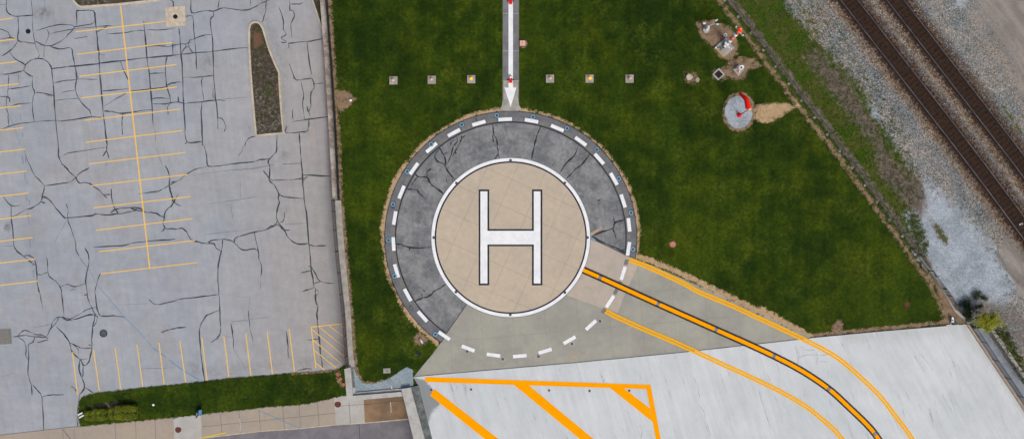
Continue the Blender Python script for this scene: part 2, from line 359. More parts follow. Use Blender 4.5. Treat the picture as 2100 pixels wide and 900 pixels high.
# the big natural ground: lawn, soils, gravels by weight attributes
def ground_mat():
    m=N('lawn_soil_and_gravel'); a=m.attr('a'); b=m.attr('b'); c=m.attr('c'); dd=m.attr('d')
    g1=m.noise(.07,4,.6); g2=m.noise(.45,5,.65); g3=m.noise(2.6,5,.7); g4=m.noise(11,4,.75); mow=m.noise(1,2,.5,m.stretch(0,1.0,.03))
    gg=m.step(m.math('ADD',m.math('MULTIPLY',g1,.5),m.math('MULTIPLY',g2,.5)),.38,.62); g5=m.noise(.16,6,.72,None,.5)
    col=m.mix(gg,C(27,46,9),C(52,68,12)); yl=m.math('MULTIPLY',m.step(g5,.46,.66),m.step(g2,.35,.6,.35,1)); col=m.mix(m.math('MULTIPLY',yl,.4),col,C(78,88,12)); col=m.mul(col,m.step(g3,.25,.75,.68,1.36)); col=m.mul(col,m.step(g4,.26,.74,.42,1.62))
    lt=m.math('MULTIPLY',m.step(m.noise(.22,5,.7),.52,.70),m.step(g3,.4,.62)); col=m.mix(m.math('MULTIPLY',lt,.4),col,C(96,104,40)); dk=m.step(m.noise(.30,5,.7),.56,.70); col=m.mix(m.math('MULTIPLY',dk,.5),col,C(20,38,10))
    col=m.mul(col,m.step(mow,.35,.65,.90,1.1))
    spk=m.step(m.noise(5.5,2,.5),.735,.77); col=m.mix(m.math('MULTIPLY',spk,.6),col,C(120,140,100))
    NS=m.step(m.math('ADD',m.math('MULTIPLY',m.noise(1.6,6,.75),.55),m.math('MULTIPLY',g4,.45)),.36,.64); vr,vd=m.vor(7.5); vr2,vd2=m.vor(15); fine=m.noise(24,3,.8)
    def lay(col,w,lc,amp=1.3,lo=.38,hi=.62,nn=None):
        nse=nn or NS
        gate=m.math('MULTIPLY',w,5.0,clamp=True); t=m.math('ADD',w,m.math('MULTIPLY',m.math('MULTIPLY',m.math('SUBTRACT',nse,.5),amp),gate)); return m.mix(m.step(t,lo,hi),col,lc)
    weeds=m.mix(NS,C(48,66,18),C(88,90,42)); weeds=m.mix(m.step(g2,.42,.6),weeds,C(56,78,16)); weeds=m.mix(m.math('MULTIPLY',m.step(m.noise(.8,5,.7),.55,.66),.6),weeds,C(66,58,48)); weeds=m.mul(weeds,m.step(g4,.22,.78,.5,1.5))
    weeds=m.mix(m.math('MULTIPLY',m.step(m.noise(3.5,4,.7),.60,.68),.55),weeds,C(120,130,40))
    vr3,vd3=m.vor(3.2); rock=m.step(m.math('ADD',m.math('MULTIPLY',vr,.45),m.math('MULTIPLY',vr2,.55)),.05,.95,.34,1.75)
    bt=m.noise(1,5,.65,m.stretch(R(52.3),.18,1.1)); bt2=m.noise(.35,6,.7); bal=m.mix(m.step(bt2,.38,.62),C(146,142,138),C(112,120,124)); bal=m.mix(m.math('MULTIPLY',m.step(bt,.50,.66),.65),bal,C(146,128,108)); bal=m.mix(m.math('MULTIPLY',m.step(bt,.46,.34),.5),bal,C(88,94,98))
    bal=m.mix(m.math('MULTIPLY',dd[0],.8),bal,C(84,86,90)); bal=m.mix(m.math('MULTIPLY',dd[1],.7),bal,C(146,124,100)); bal=m.mix(m.math('MULTIPLY',dd[2],.4),bal,C(128,118,108)); bal=m.mul(bal,rock); bal=m.mul(bal,m.step(m.noise(5,5,.8),.3,.7,.72,1.3))
    rust=m.mul(m.mix(m.step(g3,.35,.65),C(58,42,32),C(92,68,50)),m.step(vr2,.0,1.0,.45,1.7))  # rusty ballast, its colour also darkened for the shadows beside the rails
    darkbed=m.mul(m.mix(m.step(g3,.35,.65),C(42,31,26),C(60,43,33)),m.step(m.noise(9,5,.8),.25,.75,.5,1.5)); darkbed=m.mix(m.math('MULTIPLY',m.step(vr2,.93,.99),.25),darkbed,C(140,120,104))
    dust=m.mul(m.mix(m.step(m.noise(.5,5,.6,m.stretch(R(55),.5,2.0)),.35,.65),C(152,145,139),C(128,123,119)),m.step(fine,.2,.8,.85,1.18))
    wg=m.mul(m.mix(m.step(g2,.35,.65),C(172,181,192),C(146,156,166)),m.step(vr2,.0,1.0,.72,1.2)); wg=m.mix(m.math('MULTIPLY',m.step(g3,.58,.7),.35),wg,C(138,132,126))
    soil=m.mul(m.mix(NS,C(58,51,47),C(124,112,104)),m.step(g4,.22,.78,.55,1.45))
    dirt=m.mul(m.mix(NS,C(106,90,76),C(152,128,104)),m.step(g4,.22,.78,.7,1.35))
    gbr=m.mul(m.mix(NS,C(84,76,68),C(122,112,104)),m.step(g4,.22,.78,.6,1.4))
    sand=m.mul(m.mix(NS,C(160,134,104),C(192,166,130)),m.step(g4,.22,.78,.75,1.25))
    bg=m.mul(m.mix(m.step(g2,.35,.65),C(134,150,160),C(150,162,170)),m.step(vr2,.0,1.0,.75,1.22))
    gstone=m.mul(C(186,194,202),m.step(vr2,0,1,.8,1.15))
    col=lay(col,c[1],weeds,1.0); col=lay(col,a[1],bal,1.1,.2,.8); col=lay(col,b[2],dust,.8,.1,.9); col=lay(col,a[2],wg,1.0,.3,.75); col=lay(col,a[3],soil,1.2,.3,.8)
    col=lay(col,b[1],rust,1.0,.1,.95); col=lay(col,b[3],darkbed,.9,.25,.75); col=lay(col,c[2],m.mix(NS,C(46,58,24),C(92,96,40)),1.4)
    col=lay(col,c[3],gbr,1.1); col=lay(col,a[0],dirt,1.15,.3,.7); col=lay(col,b[0],sand,1.15,.3,.7); col=lay(col,c[0],bg,.6)
    m.bump(m.math('ADD',g4,m.math('MULTIPLY',vd,a[1])),.7,.08); m.out(col,.95); m.b.inputs['Specular IOR Level'].default_value=.08; return m.mat
M['ground']=ground_mat()
m=N('far_field_ground'); col=m.mix(m.step(m.noise(.01,4),.4,.6),C(60,66,34),C(104,98,80)); M['field']=m.out(col,1.0)

# ------------------------------------------------------------------ weights
def sd_poly(X,Y,poly):
    d=np.full(X.shape,1e18); ins=np.zeros(X.shape,bool); n=len(poly)
    for i in range(n):
        x0,y0=poly[i]; x1,y1=poly[(i+1)%n]; ex,ey=x1-x0,y1-y0
        t=np.clip(((X-x0)*ex+(Y-y0)*ey)/(ex*ex+ey*ey+1e-9),0,1)
        d=np.minimum(d,(X-x0-t*ex)**2+(Y-y0-t*ey)**2)
        c=((y0>Y)!=(y1>Y))&(X<(x1-x0)*(Y-y0)/((y1-y0) if y1!=y0 else 1e-9)+x0); ins^=c
    d=np.sqrt(d); return np.where(ins,-d,d)
def sd_line(X,Y,pts):
    d=np.full(X.shape,1e18)
    for (x0,y0),(x1,y1) in zip(pts[:-1],pts[1:]):
        ex,ey=x1-x0,y1-y0; t=np.clip(((X-x0)*ex+(Y-y0)*ey)/(ex*ex+ey*ey+1e-9),0,1)
        d=np.minimum(d,(X-x0-t*ex)**2+(Y-y0-t*ey)**2)
    return np.sqrt(d)
def W(sd,soft): return np.clip(.5-sd/soft,0,1)

def grid_object(name,xs,ys,keep,zf,attrs,mat,kind=None,fn_px=None):
    X,Y=np.meshgrid(xs,ys); nx,ny=len(xs),len(ys)
    wx=(X-1050)*S; wy=(450-Y)*S
    wz=zf(wx,wy)
    if zf is LOTZ:
        k=(H-wz)/H
        z=(LA+LB*wy)/(1+LB*wy/H); k=(H-z)/H; wx=wx*k; wy=wy*k; wz=z+GOFF
    xc=(X[:-1,:-1]+X[1:,1:])/2; yc=(Y[:-1,:-1]+Y[1:,1:])/2
    kp=keep(xc,yc)
    idx=np.arange(nx*ny).reshape(ny,nx)
    q=np.stack([idx[1:,:-1],idx[1:,1:],idx[:-1,1:],idx[:-1,:-1]],-1)[kp]
    used=np.unique(q); remap=-np.ones(nx*ny,int); remap[used]=np.arange(len(used)); q=remap[q]
    V=np.stack([wx.ravel(),wy.ravel(),wz.ravel()],-1)[used]
    me=bpy.data.meshes.new(name); me.vertices.add(len(V)); me.vertices.foreach_set('co',V.ravel().astype(np.float32))
    me.loops.add(q.size); me.loops.foreach_set('vertex_index',q.ravel().astype(np.int32))
    me.polygons.add(len(q)); me.polygons.foreach_set('loop_start',np.arange(0,q.size,4,dtype=np.int32)); me.update(calc_edges=True)
    for an,fn in attrs.items():
        ch=fn(X.ravel()[used],Y.ravel()[used]); A=np.zeros((len(V),4),np.float32)
        for i,c in enumerate(ch): A[:,i]=c
        at=me.attributes.new(an,'FLOAT_COLOR','POINT'); at.data.foreach_set('color',A.ravel())
    me.materials.append(mat); o=bpy.data.objects.new(name,me); link(o)
    if kind: o['kind']=kind
    return o
GOFF=0.0
def LOTZ(x,y): return LA+LB*y

def poly_grid(name,pts,step,fn,z,attrfn,mat,parent=None):
    o=sheet(name,pts,mat,parent,fn,z); bm=bmesh.new(); bm.from_mesh(o.data)
    xs=[v.co.x for v in bm.verts]; ys=[v.co.y for v in bm.verts]
    for ax,lo,hi in ((0,min(xs),max(xs)),(1,min(ys),max(ys))):
        t=lo+step
        while t<hi:
            co=[0,0,0]; co[ax]=t; no=[0,0,0]; no[ax]=1
            bmesh.ops.bisect_plane(bm,geom=bm.verts[:]+bm.edges[:]+bm.faces[:],plane_co=co,plane_no=no); t+=step
    bm.to_mesh(o.data); bm.free(); me=o.data; n=len(me.vertices); V=np.zeros(n*3,np.float32); me.vertices.foreach_get('co',V); V=V.reshape(-1,3)
    k=H/(H-V[:,2]); X=V[:,0]*k/S+1050; Y=450-V[:,1]*k/S; ch=attrfn(X,Y); A=np.zeros((n,4),np.float32)
    for i,c in enumerate(ch): A[:,i]=c
    at=me.attributes.new('w','FLOAT_COLOR','POINT'); at.data.foreach_set('color',A.ravel()); return o

# ==================================================================== GROUND
CX,CY=1047.5,487.0
fence_line=[(1300,-248),(1487,1),(1514,35),(1540,68),(1566,103),(1591,137),(1618,172),(1644,207),(1671,241),(1697,276),(1722,310),(1748,344),(1774,380),(1799,414),(1825,450),(1851,484),(1877,520)]
wall_L=[(642,-200),(656,0),(665,120),(674,260),(682,410)]
wall_R=[(653,-200),(667,0),(676,120),(684.5,260),(692,410)]
wall2_L=[(687,411),(691,471),(697,540),(708,640),(714,728),(717,752)]
wall2_R=[(699,411),(703,471),(709,540),(719,640),(724,728),(728,752)]
dirt_strip=[(660,-200),(675,0),(683,120),(694,290),(699,410),(705,470),(711,540),(720,640),(726,720),(731,765),(742,784),(765,789),(800,778)]
def ga(X,Y):
    dirt=W(sd_line(X,Y,dirt_strip)-3.2,9)
    dirt=np.maximum(dirt,W(sd_poly(X,Y,[(690,185),(715,188),(730,203),(716,216),(700,232),(690,220)]),8))
    dirt=np.maximum(dirt,W(sd_line(X,Y,[(1288,-248),(1475,2),(1535,80),(1590,155),(1645,228),(1700,296),(1750,362),(1800,432),(1850,500),(1900,572),(1925,615),(1940,662)])-3.2,12))
    dirt=np.maximum(dirt,W(sd_poly(X,Y,[(1428,48),(1450,42),(1482,52),(1500,55),(1513,92),(1512,112),(1496,126),(1478,118),(1460,95),(1438,75)]),9))
    dirt=np.maximum(dirt,.8*W(sd_poly(X,Y,[(1462,146),(1480,140),(1498,128),(1512,118),(1545,120),(1560,128),(1560,136),(1535,144),(1528,160),(1512,166),(1495,158),(1480,166),(1462,160)]),10))
    dirt=np.maximum(dirt,.75*W(sd_poly(X,Y,[(1403,148),(1425,150),(1434,164),(1425,172),(1405,168)]),9))
    dirt=np.maximum(dirt,W(np.hypot(X-1516,(Y-230)*.84)-33.5,5))
    dirt=np.maximum(dirt,W(np.hypot(X-1072,Y-90)-8.5,5)); dirt=dirt*(1-W(np.hypot(X-1514,(Y-230)*.85)-29,4))
    dirt=np.maximum(dirt,.7*W(np.hypot(X-1379,Y-501)-6,5))
    dirt=np.maximum(dirt,W(np.hypot(X-862,Y-695)-13,10))
    dirt=np.maximum(dirt,.9*W(sd_line(X,Y,[(1662,689),(1720,681),(1800,674),(1940,660)])-3.5,5))
    dirt=np.maximum(dirt,W(sd_poly(X,Y,[(1895,552),(1925,600),(1940,664),(1990,664),(1968,632),(1938,592)]),8))
    dirt=np.maximum(dirt,.85*W(sd_poly(X,Y,[(1703,690),(1710,660),(1722,655),(1730,668),(1728,690)]),8))
    ballast=W(sd_poly(X,Y,[(1350,-400),(1500,-150),(1600,-5),(1668,75),(1702,110),(1760,170),(1830,290),(1880,370),(1868,440),(1880,520),(1940,590),(1970,640),(2010,670),(2200,950),(2400,1500),(6000,1500),(6000,-1600),(600,-1600)]),24)
    wg=W(sd_poly(X,Y,[(1862,438),(1886,436),(1892,372),(1912,382),(1960,420),(2015,480),(2060,545),(2078,590),(2060,630),(2005,628),(1958,640),(1930,592),(1884,520)]),46)
    wg=np.maximum(wg,W(np.hypot(X-1515,(Y-231)*.85)-29.5,5))
    wg=np.maximum(wg,.75*W(sd_poly(X,Y,[(1775,215),(1800,218),(1815,240),(1800,252),(1785,240)]),20))
    wg=np.maximum(wg,.8*W(np.hypot(X-1970,Y-5)-12,14))
    soil=W(sd_poly(X,Y,[(1652,118),(1675,104),(1740,165),(1780,235),(1800,270),(1830,330),(1885,372),(1898,402),(1890,440),(1868,425),(1840,395),(1805,360),(1795,300),(1735,225),(1700,180)]),30)
    soil=np.maximum(soil,.9*W(sd_poly(X,Y,[(1905,445),(1925,460),(1945,490),(1942,508),(1925,490)]),10))
    soil=np.maximum(soil,.6*W(sd_line(X,Y,[(2045,520),(2060,545),(2100,590),(2160,640)])-4,8))
    soil=np.maximum(soil,.55*W(sd_poly(X,Y,[(2000,600),(2060,620),(2110,640),(2200,900),(2080,760),(2035,680),(1990,640)]),30))
    return dirt,ballast,wg,soil
def gb(X,Y):
    r=np.hypot(X-CX,Y-CY); ang=np.arctan2(CY-Y,X-CX)
    wd=np.where(X<CX,10,6.5)*(.7+.3*np.sin(ang*5)+.25*np.sin(ang*17)); sand=W(np.abs(r-262)-wd*.5,9)
    sand=sand*((Y<545)|(X<900))
    sand=np.maximum(sand,W(sd_line(X,Y,[(1305,525),(1340,536),(1400,562),(1470,596),(1540,630),(1600,656),(1662,690)])-5.5,6))
    sand=np.maximum(sand,W(sd_poly(X,Y,[(1540,632),(1562,628),(1600,648),(1640,674),(1668,690),(1650,690)]),8))
    sand=np.maximum(sand,.95*W(sd_poly(X,Y,[(1549,218),(1575,213),(1612,212),(1640,216),(1612,232),(1585,248),(1562,252),(1550,246)]),9))
    sand=np.maximum(sand,.9*W(sd_poly(X,Y,[(1455,45),(1462,40),(1475,50)]),6))
    def lat(cl):
        return sd_line(X,Y,cl)
    t1=lat([(1530,-240),(1738,12),(1971.5,300),(2100,471.5),(2330,780)]); t2=lat([(1620,-270),(1832,0),(2065,300),(2117,370),(2400,740)])
    # track centres follow the rails
    t1=lat(T1); t2=lat(T2)
    d=np.minimum(t1,t2)
    rust=W(d-30,30); bed=W(d-17.5,9)
    dust=W(sd_poly(X,Y,[(1985,-10),(2190,-200),(6000,-200),(6000,700),(2210,330),(2140,250),(2095,190),(2062,110),(2018,50)]),80)
    dust=np.maximum(dust,W(sd_poly(X,Y,[(2062,482),(2078,476),(2130,545),(2200,640),(2130,640),(2085,595),(2058,550),(2050,520)]),20))
    dust=np.maximum(dust,.6*W(sd_poly(X,Y,[(2085,248),(2105,250),(2140,300),(2115,285)]),10))
    return sand,rust,dust,bed
def gc(X,Y):
    bluegr=W(sd_poly(X,Y,[(724,748),(730,765),(741,784),(762,787),(786,781),(802,773),(820,761),(834,752),(846,757),(848,800),(720,815),(718,750)]),4)
    weeds=W(sd_poly(X,Y,[(1300,-270),(1450,-270),(1665,-5),(1728,60),(1750,110),(1800,180),(1850,240),(1875,330),(1900,390),(1882,432),(1868,470),(1885,530),(1860,505),(1750,362),(1600,165),(1480,0)]),20)
    weeds=np.maximum(weeds,.75*W(sd_poly(X,Y,[(1985,600),(2015,600),(2035,650),(2010,668),(1975,650),(1968,625)]),14))
    wp=W(sd_poly(X,Y,[(2032,678),(2060,672),(2085,715),(2110,760),(2110,800)]),18)*.85
    wp=np.maximum(wp,.6*W(sd_poly(X,Y,[(1865,440),(1885,440),(1905,500),(1900,530),(1885,525),(1872,480)]),10))
    wp=np.maximum(wp,.75*W(sd_poly(X,Y,[(1918,458),(1930,470),(1945,495),(1940,500),(1922,478)]),8))
    wp=np.maximum(wp,.8*W(sd_line(X,Y,[(2058,220),(2092,270),(2110,290)])-3,6))
    wp=np.maximum(wp,.62*W(sd_poly(X,Y,[(1640,10),(1650,15),(1668,40),(1685,75),(1675,75),(1650,40)]),14))
    gbr=W(sd_line(X,Y,[(x+9,y-4) for x,y in fence_line]+[(1905,545)])-5.5,15)
    return bluegr,weeds,wp,gbr
T1=[(1505,-300),(1738,0),(1971.5,300),(2100,471.5),(2330,785)]
T2=[(1600,-300),(1832.5,0),(2065,300),(2117,369),(2400,752)]
xs=np.concatenate([np.arange(600,2150,3.0),np.arange(2150,2500,20),np.arange(2500,5200,150)])
ys=np.concatenate([np.arange(-1500,-250,120),np.arange(-250,-20,15),np.arange(-20,840,3.0),np.arange(840,1000,12),np.arange(1000,1500,100)])
wallmid=[((a[0]+b[0])/2,a[1]) for a,b in zip(wall_L+wall2_L,wall_R+wall2_R)]
def keep_ground(X,Y):
    wx_=np.interp(Y,[p[1] for p in [(633,-1600)]+[q for q in [(0,0)] if 0]+wallmid],[p[0] for p in [(575,-1600)]+wallmid])
    k=X>wx_+1
    k&=~((Y>808)&(X<1700)); k&=~((Y>752)&(X<722))
    deckline=772-(X-848)*.0978
    k&=~((Y>deckline+14)&(X>870)&(X<1990+(Y-664)*.672+37))
    return k
def zg(x,y): return np.zeros_like(x)
def gd(X,Y):
    def xt(T): 
        q=catmull(T,6); return np.interp(Y,[p[1] for p in q],[p[0] for p in q])
    u=(X-xt(T1))*.785; v=(X-xt(T2))*.785
    grey=np.maximum(np.clip(1-np.abs(u-27)/13,0,1),np.clip(1-np.abs(v-30)/16,0,1)); grey=np.maximum(grey,.45*np.clip(1-np.abs(u+42)/30,0,1))
    tan=np.maximum(np.clip(1-np.abs(u-42)/10,0,1),.8*np.clip(1-np.abs(u+30)/14,0,1)); far=np.clip((v-40)/60,0,1)*np.clip((Y-20)/80,0,1)
    return grey,tan,far
grnd=grid_object('ground',xs,ys,keep_ground,zg,{'a':ga,'b':gb,'c':gc,'d':gd},M['ground'],'structure')
# far field to the horizon
mb=MB(); mb.add([(-3000,-3000,-9),(3000,-3000,-9),(3000,3000,-9),(-3000,3000,-9)],[(0,1,2,3)]); mb.build('far_field',M['field'])['kind']='structure'

# ==================================================================== CAR PARK
def lot_attr(X,Y):
    st=np.maximum.reduce([.8*1.2*W(np.hypot((X-88)*.6,Y-28)-8,16),.55*W(np.hypot(X-425,Y-130)-12,30),.6*W(np.hypot(X-585,Y-318)-7,14),.45*W(np.hypot(X-545,Y-15)-12,26),
        1.6*W(np.hypot(X-15,(Y-466)*.6)-3.5,9),.55*W(np.hypot((X-201)*1.4,Y-402)-4,8),.5*W(np.hypot(X-444,Y-752)-4,14),.45*W(np.hypot(X-584,Y-438)-6,20),.5*W(np.hypot(X-400,Y-755)-10,22),
        .45*W(sd_line(X,Y,[(430,760),(640,742),(690,738)])-4,26),.6*W(np.hypot(X-596,Y-732)-2.5,5),.45*W(np.hypot(X-556,Y-70)-8,30),.45*W(sd_line(X,Y,[(545,40),(580,130),(585,270)])-4,14),.4*W(np.hypot(X-145,Y-372)-8,18)])
    right=np.clip((X-420)/230,0,1)*np.clip((Y+200)/400,0.2,1); right=np.maximum(right,np.clip((X-620)/60,0,1))
    brown=.5*W(sd_line(X,Y,[(655,60),(668,180),(676,330),(682,400)])-1,12)+.25*W(sd_line(X,Y,[(676,330),(682,400),(684,440)])-3,20)
    return st,right,brown
xs=np.concatenate([np.arange(-3000,-60,140),np.arange(-60,730,6.0)]); ys=np.concatenate([np.arange(-2400,-60,130),np.arange(-60,915,6.0)])
lot_edge=lambda X,Y: np.interp(Y,[-2400]+[p[1] for p in wallmid],[560]+[p[0] for p in wallmid])
def keep_lot(X,Y): return (X<lot_edge(X,Y)+4)&(Y<905-X*.10)
lot=grid_object('parking_lot',xs,ys,keep_lot,LOTZ,{'w':lot_attr},M['lot'],'structure')
def Z(px,py,dz=0): return L(px,py,dz)
